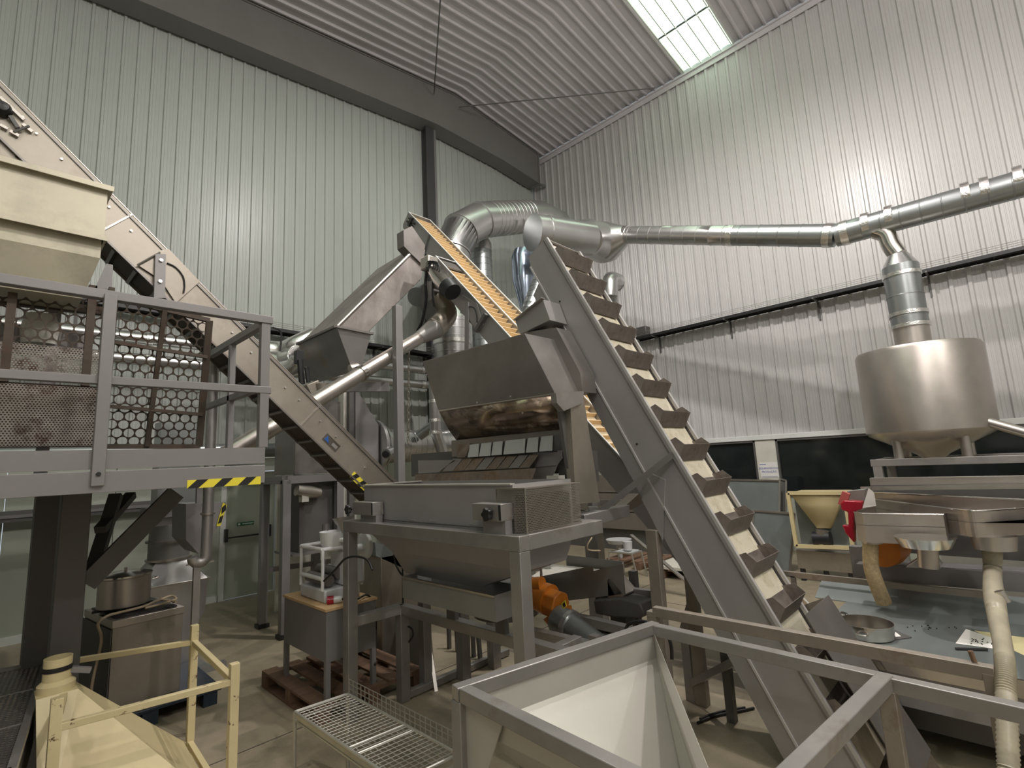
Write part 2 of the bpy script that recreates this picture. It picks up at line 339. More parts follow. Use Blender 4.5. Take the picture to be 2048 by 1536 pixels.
# sign sheet on the pier
sg = thing('paper_sign', 'white paper sign reading EQUIPAMENTOS PRODUÇÃO on the pier between windows', 'sign', at(1540, 955, x=XW - .065))
s0 = at(1519, 925, x=XW - .065); s1 = at(1558, 955, x=XW - .065)
part('sheet', MB().box((XW - .067, s1.y, s1.z), (XW - .064, s0.y, s0.z)), 'paper', sg)
def text(s, size, loc, rotm, m, parent, name='print', align='CENTER'):
    cu = bpy.data.curves.new(name, 'FONT'); cu.body = s; cu.size = size; cu.align_x = align; cu.extrude = .0006
    o = bpy.data.objects.new(name, cu); COL.objects.link(o)
    dg = bpy.context.evaluated_depsgraph_get(); me = bpy.data.meshes.new_from_object(o.evaluated_get(dg)); bpy.data.objects.remove(o)
    me.transform(Matrix.Translation(V(loc) - ORG[parent]) @ rotm.to_4x4()); me.materials.append(M[m]) if not me.materials else None
    me.materials.clear(); me.materials.append(M[m])
    o = bpy.data.objects.new(name, me); COL.objects.link(o); o.parent = parent; return o
RX = Matrix(((0, 0, -1), (-1, 0, 0), (0, 1, 0)))   # text on a wall facing -X: local x -> -Y, local y -> Z
yc = (s0.y + s1.y) / 2; zt = s0.z
text('EQUIPAMENTOS', .052, (XW - .0685, yc, zt - .14), RX, 'blue_print', sg, 'lettering')
text('PRODUÇÃO', .052, (XW - .0685, yc, zt - .21), RX, 'blue_print', sg, 'lettering')
part('heading_line', MB().box((XW - .0685, yc + .05, zt - .05), (XW - .067, yc + .17, zt - .04)).box((XW - .0685, s1.y + .02, s1.z + .02), (XW - .067, s0.y - .02, s1.z + .026)), 'blue_print', sg)
# ceiling sheets: ribs run across the ridge
SKY0, SKY1 = at(1465, 68, x=XW).y, at(1366, 130, x=XW).y
def ceil_mb(y0, y1, x0, x1, pitch=.25, dep=.04, ztop=0.0):
    prof = []; a = y0
    while a < y1 - .02:
        for t, d in ((0, 0), (.025, dep), (.055, dep), (.08, 0)):
            if a + t < y1: prof.append((a + t, d))
        a += pitch
    prof.append((y1, 0)); xs = [x1, RIDX, x0] if x0 < RIDX < x1 else [x1, x0]
    mb = MB(); vs = [(x, y, roofz(x) - d + ztop) for y, d in prof for x in xs]; k = len(xs)
    mb.add(vs, [(i * k + j, i * k + j + 1, (i + 1) * k + j + 1, (i + 1) * k + j) for i in range(len(prof) - 1) for j in range(k - 1)]); return mb
ce = struct('ceiling', ceil_mb(SKY1, YW, XL, XW), 'ceil', smooth=20)
part('roof_sheet', ceil_mb(-5.2, SKY0, XL, XW), 'ceil', ce, smooth=20)
part('roof_sheet', ceil_mb(YB, -6.5, XL, XW), 'ceil', ce, smooth=20)
def skylight(y0, y1, n):
    s = None; x1 = XW; k = 0
    while x1 > XL + .1:
        L_ = 1.25 if k == 0 else 3.2
        x0 = max(XL, x1 - L_)
        m_ = ceil_mb(y0 + .01, y1 - .01, x0, x1 - .03, pitch=(y1 - y0) / 5, ztop=.02 + .006 * k)
        if s is None: s = struct('window_%d' % n, m_, 'sky', smooth=20)
        else: part('skylight_sheet', m_, 'sky', s, smooth=20)
        if k: part('lap_strip', MB().box((x1 - .045, y0, roofz(x1) - .01), (x1 - .005, y1, roofz(x1) + .0)), 'grey_dark', s)
        if k < 3:
            for j in range(6): yy = y0 + (y1 - y0) * j / 5 + .04; part('skylight_rib', MB().bar((x1 - .03, yy, roofz(x1) - .045), (max(x0, RIDX), yy, roofz(max(x0, RIDX)) - .045), .02, .004), 'trim', s)
        x1 = x0; k += 1
    for yy in (y0, y1): part('skylight_edge', MB().prism([(XW, yy - .02, roofz(XW) - .03), (RIDX, yy - .02, RIDZ - .03), (RIDX, yy - .02, RIDZ + .03), (XW, yy - .02, roofz(XW) + .03)], (0, .04, 0)), 'trim', s)
skylight(SKY0, SKY1, 3); skylight(-6.5, -5.2, 4)  # second strip lies out of view, added to balance the daylight
struct('trim_3', MB().box((XW - .10, YB, EAVE - .14), (XW - .0, YW, EAVE - .10)).box((XW - .06, YB, EAVE - .26), (XW - .04, YW, EAVE - .10)), 'ceil')
ridge = MB().prism([(RIDX - .15, YB, RIDZ - .055 - .02), (RIDX, YB, RIDZ - .05), (RIDX + .15, YB, RIDZ - .055 - .012)], (0, YW - YB, 0))
# roof beam near the gable
YR = 9.08
bt = [(x, roofz(x) - .09) for x in (-3, 2.4, 5, RIDX, 9.5, 11.0)]
bb = [(11.0, roofz(11.0) - 1.02), (9.5, roofz(9.5) - 1.04), (7.15, 10.36), (5, 10.36 - 2.15 * .116), (2.4, 10.36 - 4.75 * .116), (-3, 10.36 - 10.15 * .116)]
rb = thing('roof_beam', 'long grey tapered steel roof beam running under the ceiling to the corner', 'beam', (11, YR, 9.9))
part('web', MB().prism([(x, YR, z) for x, z in bt + bb], (0, .02, 0)), 'beam', rb, smooth=0)
tf = MB(); bf = MB()
for i in range(len(bt) - 1):
    a, b = bt[i], bt[i + 1]; tf.prism([(a[0], YR - .03, a[1]), (b[0], YR - .03, b[1]), (b[0], YR - .03, b[1] + .02), (a[0], YR - .03, a[1] + .02)], (0, .44, 0))
for i in range(len(bb) - 1):
    a, b = bb[i], bb[i + 1]; bf.prism([(a[0], YR - .03, a[1]), (b[0], YR - .03, b[1]), (b[0], YR - .03, b[1] - .02), (a[0], YR - .03, a[1] - .02)], (0, .44, 0))
part('flange', tf, 'beam', rb); part('flange', bf, 'beam', rb)
part('end_plate', MB().box((11.0, YR - .05, roofz(11) - 1.08), (11.03, YR + .28, roofz(11) - .07)), 'beam', rb)
part('bolt_lug', MB().tube([(11.0, YR - .05, roofz(11) - 1.1), (11.22, YR - .05, roofz(11) - 1.06)], .045, 10), 'beam', rb)
c0 = at(848, 300, y=9.3); c1 = at(868, 300, y=9.3)
sc = thing('gable_column', 'dark steel column standing against the ribbed gable wall under roof beam', 'column', ((c0.x + c1.x) / 2, 9.4, 0))
cxm = (c0.x + c1.x) / 2
part('web', MB().box((cxm - .06, 9.28, 0), (cxm + .10, 9.5, 10.4)), 'column', sc)
part('flange', MB().box((cxm - .12, 9.25, 0), (cxm + .12, 9.28, 10.4)), 'column', sc)
part('side_plate', MB().box((cxm + .12, 9.27, 0), (cxm + .2, 9.5, 10.4)), 'beam', sc)
# bracing rods
r1 = [at(880, 0, z=10.3), at(868, 190, y=9.28)]
single('bracing_rod', MB().tube([at(958 / 3.413 + 600, 0, z=11.0), at(868, 188, y=9.0)], .014, 8), 'grey_dark', 'thin dark bracing rod running down the ceiling to the roof beam', 'rod', 'bracing rods under the ceiling')
single('bracing_rod', MB().tube([at(1310, 176, x=11.1), at(918, 214, y=9.0)], .014, 8), 'grey_dark', 'thin dark bracing rod from the beam across to the eave of ribbed wall', 'rod', 'bracing rods under the ceiling')
# cable trays
def tray(name, pts, label, inward):
    t = thing(name, label, 'cable tray', pts[0], 'black cable trays along the walls'); iv = V(inward)
    m_ = MB(); n_ = MB(); c_ = MB(); w_ = MB()
    for a, b in zip(pts, pts[1:]):
        a = V(a); b = V(b)
        m_.bar(a + iv * .35, b + iv * .35, .012, .06); m_.bar(a + iv * .08, b + iv * .08, .012, .06)
        L_ = (b - a).length; k = int(L_ / .3)
        for i in range(k): p = a.lerp(b, (i + .5) / k); n_.bar(p + iv * .08, p + iv * .35, .02, .01)
        for j in range(5):
            o_ = iv * (.12 + j * .045) + V((0, 0, .02 + .012 * (j % 2))); c_.tube([a + o_, b + o_], .018, 6)
        k = max(2, int(L_ / 1.6))
        for i in range(k):
            p = a.lerp(b, (i + .3) / k); part('bracket', MB().bar(p + iv * .0 - V((0, 0, .03)), p + iv * .4 - V((0, 0, .03)), .03, .03).bar(p + iv * .02 - V((0, 0, .4)), p + iv * .02, .03, .03), 'grey_dark', t)
    part('side_rail', m_, 'black', t); part('rung', n_, 'black', t, kind='stuff'); part('cable_bundle', c_, 'cable', t)
    m2 = MB()
    for a, b in zip(pts, pts[1:]):
        for j in range(3): m2.tube([V(a) + iv * .36 + V((0, 0, .06 + j * .035)), V(b) + iv * .36 + V((0, 0, .06 + j * .035))], .004, 5)
    part('wire_line', m2, 'wire', t)
    return t
tray('cable_tray', [(XW, 6.3, 4.83), (XW, -4.0, 4.88)], 'long black cable tray fixed across the white ribbed wall above tank', (-1, 0, 0))
tl = at(805, 702, y=9.2)
tray('cable_tray', [(-3, YW, at(560, 652, y=9.2).z), (cxm - .3, YW, at(640, 675, y=9.2).z), (7.9, YW, tl.z)], 'black cable tray on the gable wall behind the big inclined chute', (0, -1, 0))
# ================================================================ LEFT: platform, screens, hopper, conveyor
YP = 3.4
pl = thing('mezzanine_platform', 'grey steel platform with railing and yellow black tape on its edge', 'platform', (0.4, 4.4, 0))
zt = at(205, 590, y=YP).z; xe = at(540, 650, y=YP).x - .02; xm = at(212, 700, y=YP).x
zm = at(0, 748, y=YP).z; zd = 2.165; zbm = 1.945
part('top_rail', MB().bar((-3, YP, zt), (xe + .03, YP, zt), .055, .05), 'grey', pl, bevel=.003)
part('middle_rail', MB().bar((-3, YP, zm), (xe + .03, YP, zm), .045, .045), 'grey', pl, bevel=.003)
part('toe_board', MB().box((-3, YP - .02, 2.065), (xe, YP + .0, zd)), 'grey', pl)
part('edge_beam', MB().box((-3, YP - .028, zbm), (xe, YP + .06, 2.055)), 'grey', pl, bevel=.002)
part('side_beam', MB().box((xe - .03, YP, zbm), (xe, 8.0, 2.055)), 'grey', pl)
part('side_toe_board', MB().box((xe - .015, YP, 2.065), (xe, 4.1, zd)), 'grey', pl)
part('deck', MB().box((-3, YP + .06, 2.0), (xe - .03, 8.0, 2.05)), 'grey_dark', pl)  # stretched back out of view to shade the space below
for x in (-1.2, xm, xe - .01):
    zb_ = 1.98 if x == xm else zd
    part('railing_post', MB().box((x - .028, YP - .048 if x == xm else YP - .02, zb_), (x + .028, YP - .0 if x == xm else YP + .03, zt)), 'grey', pl, bevel=.003)
part('bolt', MB().tube([(xm, YP - .047, 2.04), (xm, YP - .055, 2.04)], .011, 10), 'black', pl)
yr = 4.62
part('return_rail', MB().bar((xe, YP + .02, zt - .01), (xe, yr, zt - .01), .045, .05), 'grey', pl, bevel=.003)
part('return_rail', MB().bar((xe, YP + .02, zm + .03), (xe, yr + .1, zm + .03), .04, .045), 'grey', pl, bevel=.003)
part('railing_post', MB().box((xe - .02, 4.05, zd - .1), (xe + .02, 4.1, zt - .02)), 'grey', pl, bevel=.003)
# caution tape strip on beam
ct0, ct1 = at(374, 975, y=YP - .03), at(521, 970, y=YP - .03); tz0, tz1 = 1.938, 1.985
ct = part('warning_tape', MB().box((ct0.x, YP - .0315, tz0), (ct1.x, YP - .0282, tz1)), 'yel_tape', pl, label='yellow and black striped tape')
st = MB(); n = 3; w_ = (ct1.x - ct0.x) / (n + .0)
for i in range(n):
    a = ct0.x + w_ * (i + .0); st.prism([(a, YP - .0335, tz0), (a + w_ * .42, YP - .0335, tz0), (min(a + w_ * .80, ct1.x), YP - .0335, tz1), (a + w_ * .36, YP - .0335, tz1)], (0, .0018, 0))
part('stripe', st, 'black', ct)
# columns and braces below the deck
YC = 4.5
def bar_at(p, q, y, w, h=None, z0=None):
    a = at(*p, y=y); b = at(*q, y=y); return MB().bar(a, b, w, h or w, up=(0, 1, 0))
ca = at(152, 990, y=YC)
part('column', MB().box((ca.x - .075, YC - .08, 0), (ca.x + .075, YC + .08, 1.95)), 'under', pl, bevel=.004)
cb = at(110, 990, y=5.3); part('column', MB().box((cb.x - .11, 5.2, 0), (cb.x + .07, 5.4, 1.95)), 'grey_dark', pl)
part('base_plate', MB().box((ca.x - .14, YC - .14, 0), (ca.x + .14, YC + .14, .02)), 'frame', pl)
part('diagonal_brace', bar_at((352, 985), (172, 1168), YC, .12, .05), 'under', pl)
part('diagonal_brace', MB().bar(at(232, 990, y=4.9), at(178, 1165, y=4.6), .08, .05), 'grey_dark', pl)
part('diagonal_brace', MB().bar(at(262, 990, y=5.1), at(200, 1060, y=4.7), .07, .05), 'grey_dark', pl)
# hex-hole perforated panels
def perf(o, ex, ey, w, h, pitch, r, sides=10):
    o = V(o); ex = V(ex).normalized(); ey = V(ey).normalized(); mb = MB(); R_ = pitch / math.sqrt(3); rows = int(h / (1.5 * R_)); cols = int(w / pitch)
    hexa = [(math.pi / 6 + k * math.pi / 3) for k in range(6)]
    ang = []
    for k in range(6):
        ang.append((hexa[k], 1.0))
        if sides > 6: ang.append((hexa[k] + math.pi / 6, math.cos(math.pi / 6)))
    n = len(ang)
    for j in range(rows):
        for i in range(cols):
            cx = (i + .5 + (.5 if j % 2 else 0)) * pitch; cy = (j + .65) * 1.5 * R_
            if cx + pitch * .45 > w: continue
            outer = [o + ex * (cx + R_ * s_ * math.cos(a)) + ey * (cy + R_ * s_ * math.sin(a)) for a, s_ in ang]
            inner = [o + ex * (cx + r * math.cos(a)) + ey * (cy + r * math.sin(a)) for a, s_ in ang]
            mb.add(outer + inner, [(k, (k + 1) % n, n + (k + 1) % n, n + k) for k in range(n)])
    return mb
ps = thing('large_hole_screen', 'rusty sieve screen with big round holes behind right half of platform railing', 'screen', (.9, 3.95, 2.06))
A_ = at(207, 893, y=4.15); B_ = at(398, 893, y=4.15); D_ = at(432, 632, y=3.95); C_ = at(216, 590, y=3.95)
ex = (B_ - A_); ey = ((C_ - A_) + (D_ - B_)) / 2; hh = ey.length
part('hole_sheet', perf(A_, ex, ey, ex.length + .02, hh, .0625, .0282), 'rusty', ps, smooth=0, solid=.004)
fr = MB(); eyn = ey.normalized(); exn = ex.normalized(); fw = .03
fr.bar(A_, A_ + eyn * hh, fw, fw).bar(B_, B_ + eyn * (hh - .05), .042, fw).bar(A_, B_, fw, fw).bar(A_ + eyn * hh, B_ + eyn * (hh - .05), fw, fw)
part('screen_frame', fr, 'rusty', ps)
for t_ in (.27, .70):
    part('crossbar', MB().bar(A_ + eyn * (hh * t_) - V((0, .02, 0)), B_ + eyn * (hh * t_ - .03) - V((0, .02, 0)), .02, .022), 'rusty', ps)
part('upright', MB().bar(A_.lerp(B_, .42) - V((0, .02, 0)), A_.lerp(B_, .49) + eyn * hh * .97 - V((0, .02, 0)), .028, .02), 'rusty', ps)
p2 = thing('sieve_box', 'rusty sieve box with perforated plates behind left half of platform railing', 'sieve', (0, 4.0, 2.06))
L0 = at(-60, 893, y=4.0); L1 = at(200, 893, y=4.0); LT = at(200, 577, y=4.0).z
part('hole_sheet', perf((L0.x, 4.02, at(0, 690, y=4.0).z), (1, 0, 0), (0, 0, 1), L1.x - L0.x, .42, .064, .0288), 'rusty', p2, smooth=0, solid=.004)
zf1, zf0 = at(100, 690, y=3.97).z, at(100, 752, y=3.97).z
part('perforated_plate', perf((L0.x, 3.96, zf0 - .02), (1, 0, 0), (0, 0, 1), L1.x - L0.x, zf1 - zf0 + .02, .0150, .0048, 6), 'perf', p2, smooth=0, solid=.002, kind='stuff')
zf1, zf0 = at(100, 775, y=3.97).z, at(100, 893, y=3.97).z
part('perforated_plate', perf((L0.x, 3.96, zf0), (1, 0, 0), (0, 0, 1), L1.x - L0.x, zf1 - zf0 + .02, .0150, .0048, 6), 'perf', p2, smooth=0, solid=.002, kind='stuff')
part('backing', MB().box((L0.x, 4.04, zf0), (L1.x, 4.05, zf1 + .03)), 'rusty', p2)
for u in (20, 180):
    a = at(u, 640, y=3.98); part('upright', MB().box((a.x - .02, 3.95, zf1 + .02), (a.x + .02, 3.99, LT)), 'rusty', p2)
part('side_post', MB().box((L1.x - .02, 3.93, 2.05), (L1.x + .01, 4.0, LT)), 'rusty', p2)
part('dark_housing', MB().box((L0.x, 4.3, at(0, 690, y=4.3).z), (L1.x - .05, 4.4, at(0, 645, y=4.3).z)), 'steel_dark', p2)
part('inner_beam', MB().bar((L0.x, 4.2, at(0, 600, y=4.2).z), (L1.x, 4.2, at(200, 622, y=4.2).z), .05, .05), 'rusty', p2)
part('filter_bag', MB().lathe(at(82, 668, y=4.25) - V((0, 0, .08)), [(.0, 0), (.09, .01), (.1, .1), (.08, .2), (.0, .22)], 16), 'off_white', p2)
# big cream hopper above the platform
YH = 3.75
hp = thing('overhead_hopper', 'large pale steel hopper with lipped edges above the platform railing', 'hopper', (-.5, 4.0, 3.2))
zl1 = at(217, 380, y=YH).z; zl2 = at(212, 480, y=YH).z; xr = at(213, 420, y=YH).x; z3 = at(205, 515, y=YH).z
part('upper_box', MB().box((-2.6, YH, zl2), (xr, YH + .62, zl1)), 'cream', hp)
part('lower_band', MB().box((-2.6, YH + .02, z3), (xr - .01, YH + .6, zl2)), 'cream', hp)
part('rim', MB().box((-2.6, YH - .04, zl1), (xr + .025, YH + .66, zl1 + .012)).box((-2.6, YH - .04, zl1 - .02), (xr + .025, YH - .032, zl1)), 'cream', hp)
part('rim', MB().box((-2.6, YH - .04, zl2), (xr + .012, YH + .64, zl2 + .012)).box((-2.6, YH - .04, zl2 - .02), (xr + .012, YH - .032, zl2)), 'cream', hp)
tp = MB(); zb3 = at(190, 590, y=YH).z
tp.loft([[V((-2.6, YH + .02, z3)), V((xr - .01, YH + .02, z3)), V((xr - .01, YH + .6, z3)), V((-2.6, YH + .6, z3))],
         [V((-2.3, YH + .12, zb3)), V((xr - .07, YH + .12, zb3)), V((xr - .07, YH + .5, zb3)), V((-2.3, YH + .5, zb3))]], True, True)
part('tapered_bottom', tp, 'cream', hp)
bp = at(213, 560, y=4.05)
part('corner_bracket', MB().prism([at(213, 527, y=3.95), at(226, 530, y=3.95), at(224, 590, y=3.95), at(186, 585, y=3.95)], (0, .02, 0)), 'grey', hp)
for x in (-2.2, .2): part('support_leg', MB().box((x, YH + .45, 2.05), (x + .06, YH + .51, z3)), 'grey', hp)
# ---- left inclined cleated conveyor, side in the plane y = 4.5
Y1, Y2 = 4.5, 4.86
pa, pb = at(0, 163, y=Y1), at(797, 968, y=Y1); dc = (pb - pa).normalized(); nc = V((dc.z, 0, -dc.x)); nc = nc if nc.z < 0 else -nc
wc = .275; pa2 = pa - dc * 1.0; pb2 = pb + dc * .18
lc = thing('inclined_conveyor', 'long steel inclined conveyor rising left above the platform to the ceiling', 'conveyor', (pb2.x, Y1 + .2, 1.6))
Lc = (pb2 - pa2).length
def qp(s, n_): return pa2 + dc * s + nc * n_
def sidep(y, t=.004):
    return MB().prism([V((p.x, y, p.z)) for p in (qp(0, 0), qp(Lc, 0), qp(Lc, wc), qp(0, wc))], (0, t, 0))
part('side_panel', sidep(Y1), 'steel_warm', lc); part('side_panel', sidep(Y2), 'steel_warm', lc)
def bary(s0, n0, s1, n1, y0, y1, w, h):
    a = qp(s0, n0); b = qp(s1, n1); return MB().bar((a.x, y0, a.z), (b.x, y1, b.z), w, h, up=nc)
part('top_flange', bary(0, -.004, Lc, -.004, Y1 + .015, Y1 + .015, .04, .006), 'steel', lc)
part('top_flange', bary(0, -.004, Lc, -.004, Y2 - .015, Y2 - .015, .04, .006), 'steel', lc)
part('edge_rail', bary(0, .022, Lc, .022, Y1 - .006, Y1 - .006, .01, .012), 'steel_dark', lc)
part('edge_rail', bary(0, wc, Lc, wc, Y1 - .004, Y1 - .004, .014, .014), 'steel_dark', lc)
part('belt', bary(0, .05, Lc, .05, (Y1 + Y2) / 2, (Y1 + Y2) / 2, Y2 - Y1 - .03, .008), 'belt_white', lc)
part('return_belt', bary(0, wc - .02, Lc, wc - .02, (Y1 + Y2) / 2, (Y1 + Y2) / 2, Y2 - Y1 - .03, .008), 'rusty', lc)
proto = None
for i in range(26):
    s = .3 + i * (Lc - .5) / 26
    if proto is None:
        c = V((0, 0, 0)); mb = MB().prism([V((0, Y1 + .02, 0)) + dc * -.012, V((0, Y1 + .02, 0)) + dc * .012, V((0, Y1 + .02, 0)) + dc * .012 + nc * .028, V((0, Y1 + .02, 0)) + dc * -.012 + nc * .028], (0, Y2 - Y1 - .04, 0))
        proto = bpy.data.meshes.new('cleat'); proto.from_pydata([p for p in mb.v], [], mb.f); proto.materials.append(M['steel_dark'])
    o = bpy.data.objects.new('cleat', proto); COL.objects.link(o); o.parent = lc
    q = qp(s, wc - .015); o.location = V((q.x, 0, q.z)) - ORG[lc]
# cover seams, bolts
for u, v in ((250, 437), (641, 810)):
    q = at(u, v, y=Y1); s = (q - pa2).dot(dc)
    part('joint_strip', MB().bar(V((qp(s, .0).x, Y1 - .005, qp(s, 0).z)), V((qp(s - .0, wc).x, Y1 - .005, qp(s, wc).z)), .008, .012, up=dc), 'steel', lc)
bm_ = MB()
for u, v in ((123, 319), (218, 415), (262, 462), (464, 665), (502, 705), (570, 775), (73, 268), (640, 842), (672, 873), (598, 800), (730, 935), (45, 235)):
    q = at(u, v, y=Y1); bm_.tube([q, q - V((0, .012, 0))], .009, 6)
part('bolt_head', bm_, 'bolt', lc)
# warning stripes at lower end
q0 = at(700, 953, y=Y1); s0_ = (q0 - pa2).dot(dc); s1_ = s0_ + .30
wt = part('warning_tape', MB().prism([V((p.x, Y1 - .007, p.z)) for p in (qp(s0_, wc - .05), qp(s1_, wc - .05), qp(s1_, wc + .02), qp(s0_, wc + .02))], (0, .004, 0)), 'yel_tape', lc, label='yellow and black striped tape')
sm = MB()
for i in range(3):
    a = s0_ + .03 + i * .10; sm.prism([V((p.x, Y1 - .009, p.z)) for p in (qp(a, wc - .05), qp(a + .045, wc - .05), qp(a + .015, wc + .02), qp(a - .03, wc + .02))], (0, .002, 0))
part('stripe', sm, 'black', wt)
# maker's plate
q0 = at(662, 884, y=Y1); s0_ = (q0 - pa2).dot(dc); n0_ = (q0 - pa2).dot(nc)
def onp(ds, dn, y): p = qp(s0_ + ds, n0_ + dn); return V((p.x, y, p.z))
lp = part('maker_plate', MB().prism([onp(-.085, -.035, Y1 - .003), onp(.095, -.035, Y1 - .003), onp(.095, .04, Y1 - .003), onp(-.085, .04, Y1 - .003)], (0, .002, 0)), 'steel_bright', lc, label='small nameplate with a blue triangle')
part('blue_triangle', MB().prism([onp(-.07, .025, Y1 - .006), onp(-.06, -.022, Y1 - .006), onp(-.01, .025, Y1 - .006), onp(-.0, .027, Y1 - .006)], (0, .002, 0)), 'sticker_blue', lp)
part('grey_print', MB().prism([onp(.02, -.01, Y1 - .006), onp(.08, -.01, Y1 - .006), onp(.08, .02, Y1 - .006), onp(.02, .02, Y1 - .006)], (0, .002, 0)), 'steel_satin', lp)
# hanger plate with curved slot
hpoly = [(338, 498), (400, 563), (383, 578), (352, 606), (322, 560), (276, 530), (313, 502)]
part('hanger_plate', MB().prism([at(u, v, y=Y1 - .02) for u, v in hpoly], (0, .008, 0)), 'steel_warm', lc)
part('slot_line', MB().tube(spline([at(u, v, y=Y1 - .028) for u, v in ((334, 526), (352, 535), (366, 553), (369, 572), (367, 586))], 5), .006, 6), 'black', lc)
part('hanger_bar', MB().prism([at(u, v, y=Y1 - .05) for u, v in ((311, 508), (332, 508), (330, 596), (308, 596))], (0, .02, 0)), 'grey', lc)
part('plate_edge', MB().tube([at(275, 530, y=Y1 - .03), at(320, 505, y=Y1 - .03)], .008, 6), 'steel_bright', lc)
q = at(322, 521, y=Y1 - .05); q2 = at(320, 563, y=Y1 - .05)
part('bolt_head', MB().tube([q, q - V((0, .015, 0))], .014, 6).tube([q2, q2 - V((0, .015, 0))], .014, 6), 'bolt', lc)
# tension bearing at the head
tb = MB()
for a, b in (((0, 194), (48, 240)), ((0, 250), (16, 258))): tb.bar(at(*a, y=Y1 - .02), at(*b, y=Y1 - .02), .018, .014, up=(0, 1, 0))
tb.bar(at(20, 262, y=Y1 - .02), at(38, 272, y=Y1 - .02), .02, .014, up=(0, 1, 0)); tb.bar(at(45, 248, y=Y1 - .02), at(65, 264, y=Y1 - .02), .02, .014, up=(0, 1, 0))
part('slide_rail', tb, 'steel', lc)
part('tension_screw', MB().tube([at(28, 264, y=Y1 - .03), at(58, 252, y=Y1 - .03)], .008, 8).bar(at(20, 232, y=Y1 - .03), at(36, 256, y=Y1 - .03), .022, .02, up=(0, 1, 0)), 'grey_dark', lc)
q = at(5, 219, y=Y1 - .02); part('bearing', MB().lathe(q, [(.0, .06), (.03, .055), (.045, .03), (.05, 0), (.05, -.02)], 16, axis=(0, -1, 0)), 'black', lc)
# second inner guide plate seen behind left
part('chute_plate', MB().prism([at(0, 275, y=Y1 + .02), at(60, 330, y=Y1 + .02), at(0, 312, y=Y1 + .02)], (0, .01, 0)), 'steel_warm', lc)
# ---- vertical silver downpipe with elbow below platform
dp = thing('down_pipe', 'silver pipe coming down past the platform corner ending in an elbow', 'pipe', at(405, 1130, y=5.2))
YD = 4.95
a = at(437, 600, y=YD); b = at(412, 985, y=YD); zbt = at(405, 1112, y=YD).z
pts = [(b.x + .02, YD, 3.4), (b.x + .02, YD, zbt + .0)]
pts += [(b.x + .02 - .05 * (1 - math.cos(t)), YD, zbt - .05 * math.sin(t)) for t in (.5, 1.0, 1.57, 2.1, 2.6, 3.14)]
part('pipe', MB().tube(pts, .042, 20), 'steel_satin', dp)
part('collar', MB().tube([(b.x + .02, YD, at(405, 1030, y=YD).z), (b.x + .02, YD, at(405, 1026, y=YD).z - .0)], .055, 20), 'steel', dp)
part('flange', MB().box((b.x - .12, YD - .01, zbt - .06), (b.x + .08, YD + .01, zbt - .05)), 'steel', dp)
xx = b.x - .05
part('stand_post', MB().box((xx - .02, YD - .02, 0), (xx + .03, YD + .02, zbt - .02)), 'frame', dp)
# ---- small dark hopper with warning tape, in front of the door
hd = thing('small_grey_hopper', 'grey wedge hopper with yellow black tape hanging beside the emergency door', 'hopper', at(420, 1080, y=5.4))
poly = [(372, 1008), (452, 1005), (448, 1030), (416, 1085), (398, 1108), (372, 1080)]
part('wedge_body', MB().prism([at(u, v, y=5.4) for u, v in poly], (0, .5, 0)), 'grey', hd)
hq = at(395, 1008, y=5.5); part('hanger_strap', MB().box((hq.x - .02, 5.45, hq.z - .02), (hq.x + .02, 5.5, 2.0)), 'grey', hd)
part('hanger_arm', MB().box((1.1, 5.45, 1.96), (hq.x + .02, 5.5, 2.0)), 'grey', hd)
w2 = part('warning_tape', MB().prism([at(u, v, y=5.39) for u, v in ((446, 1005), (454, 1010), (441, 1052), (433, 1052))], (0, .005, 0)), 'yel_tape', hd, label='yellow and black striped tape')
part('stripe', MB().prism([at(u, v, y=5.385) for u, v in ((444, 1015), (452, 1008), (452, 1020), (443, 1028))], (0, .003, 0)).prism([at(u, v, y=5.385) for u, v in ((440, 1034), (447, 1030), (443, 1045), (436, 1047))], (0, .003, 0)), 'black', w2)
# ---- galvanised fan housing / duct behind stove
YF = 6.6
def circ(c, r, n=24): return [V((c[0] + r * math.cos(2 * math.pi * i / n), c[1] + r * math.sin(2 * math.pi * i / n), c[2])) for i in range(n)]
fh = thing('galvanised_fan_housing', 'dull galvanised round-to-square duct and fan housing behind the stove', 'duct', (1.6, YF, 0))
ctr = at(338, 1100, y=YF); xcn = ctr.x
def zz(v): return at(338, v, y=YF).z
sq = lambda z, hx, hy: [V((xcn + hx * a, YF + hy * b, z)) for a, b in [(1, 0), (1, .5), (1, 1), (.5, 1), (0, 1), (-.5, 1), (-1, 1), (-1, .5), (-1, 0), (-1, -.5), (-1, -1), (-.5, -1), (0, -1), (.5, -1), (1, -1), (1, -.5)]]
part('round_neck', MB().loft([circ((xcn, YF, zz(1118)), .19), circ((xcn, YF, zz(1085)), .19), circ((xcn, YF, zz(1048)), .18)], True, True), 'zinc_box', fh)
part('neck_band', MB().loft([circ((xcn, YF, zz(1082)), .215), circ((xcn, YF, zz(1078)), .215)], True, True), 'steel_dark', fh)
part('neck_band', MB().loft([circ((xcn, YF, zz(1118)), .21), circ((xcn, YF, zz(1114)), .21)], True, True), 'steel', fh)
part('square_neck', MB().box((xcn - .24, YF - .2, zz(1032)), (xcn + .24, YF + .2, zz(1012))).loft([[V((xcn - .19, YF - .17, zz(1048))), V((xcn + .19, YF - .17, zz(1048))), V((xcn + .19, YF + .17, zz(1048))), V((xcn - .19, YF + .17, zz(1048)))], [V((xcn - .22, YF - .18, zz(1030))), V((xcn + .22, YF - .18, zz(1030))), V((xcn + .22, YF + .18, zz(1030))), V((xcn - .22, YF + .18, zz(1030)))]], True, True), 'grey', fh)
part('transition', MB().loft([sq(zz(1160), .31, .25), circ((xcn, YF, zz(1118)), .19, 16)], True, True), 'galv', fh)
ring1 = []
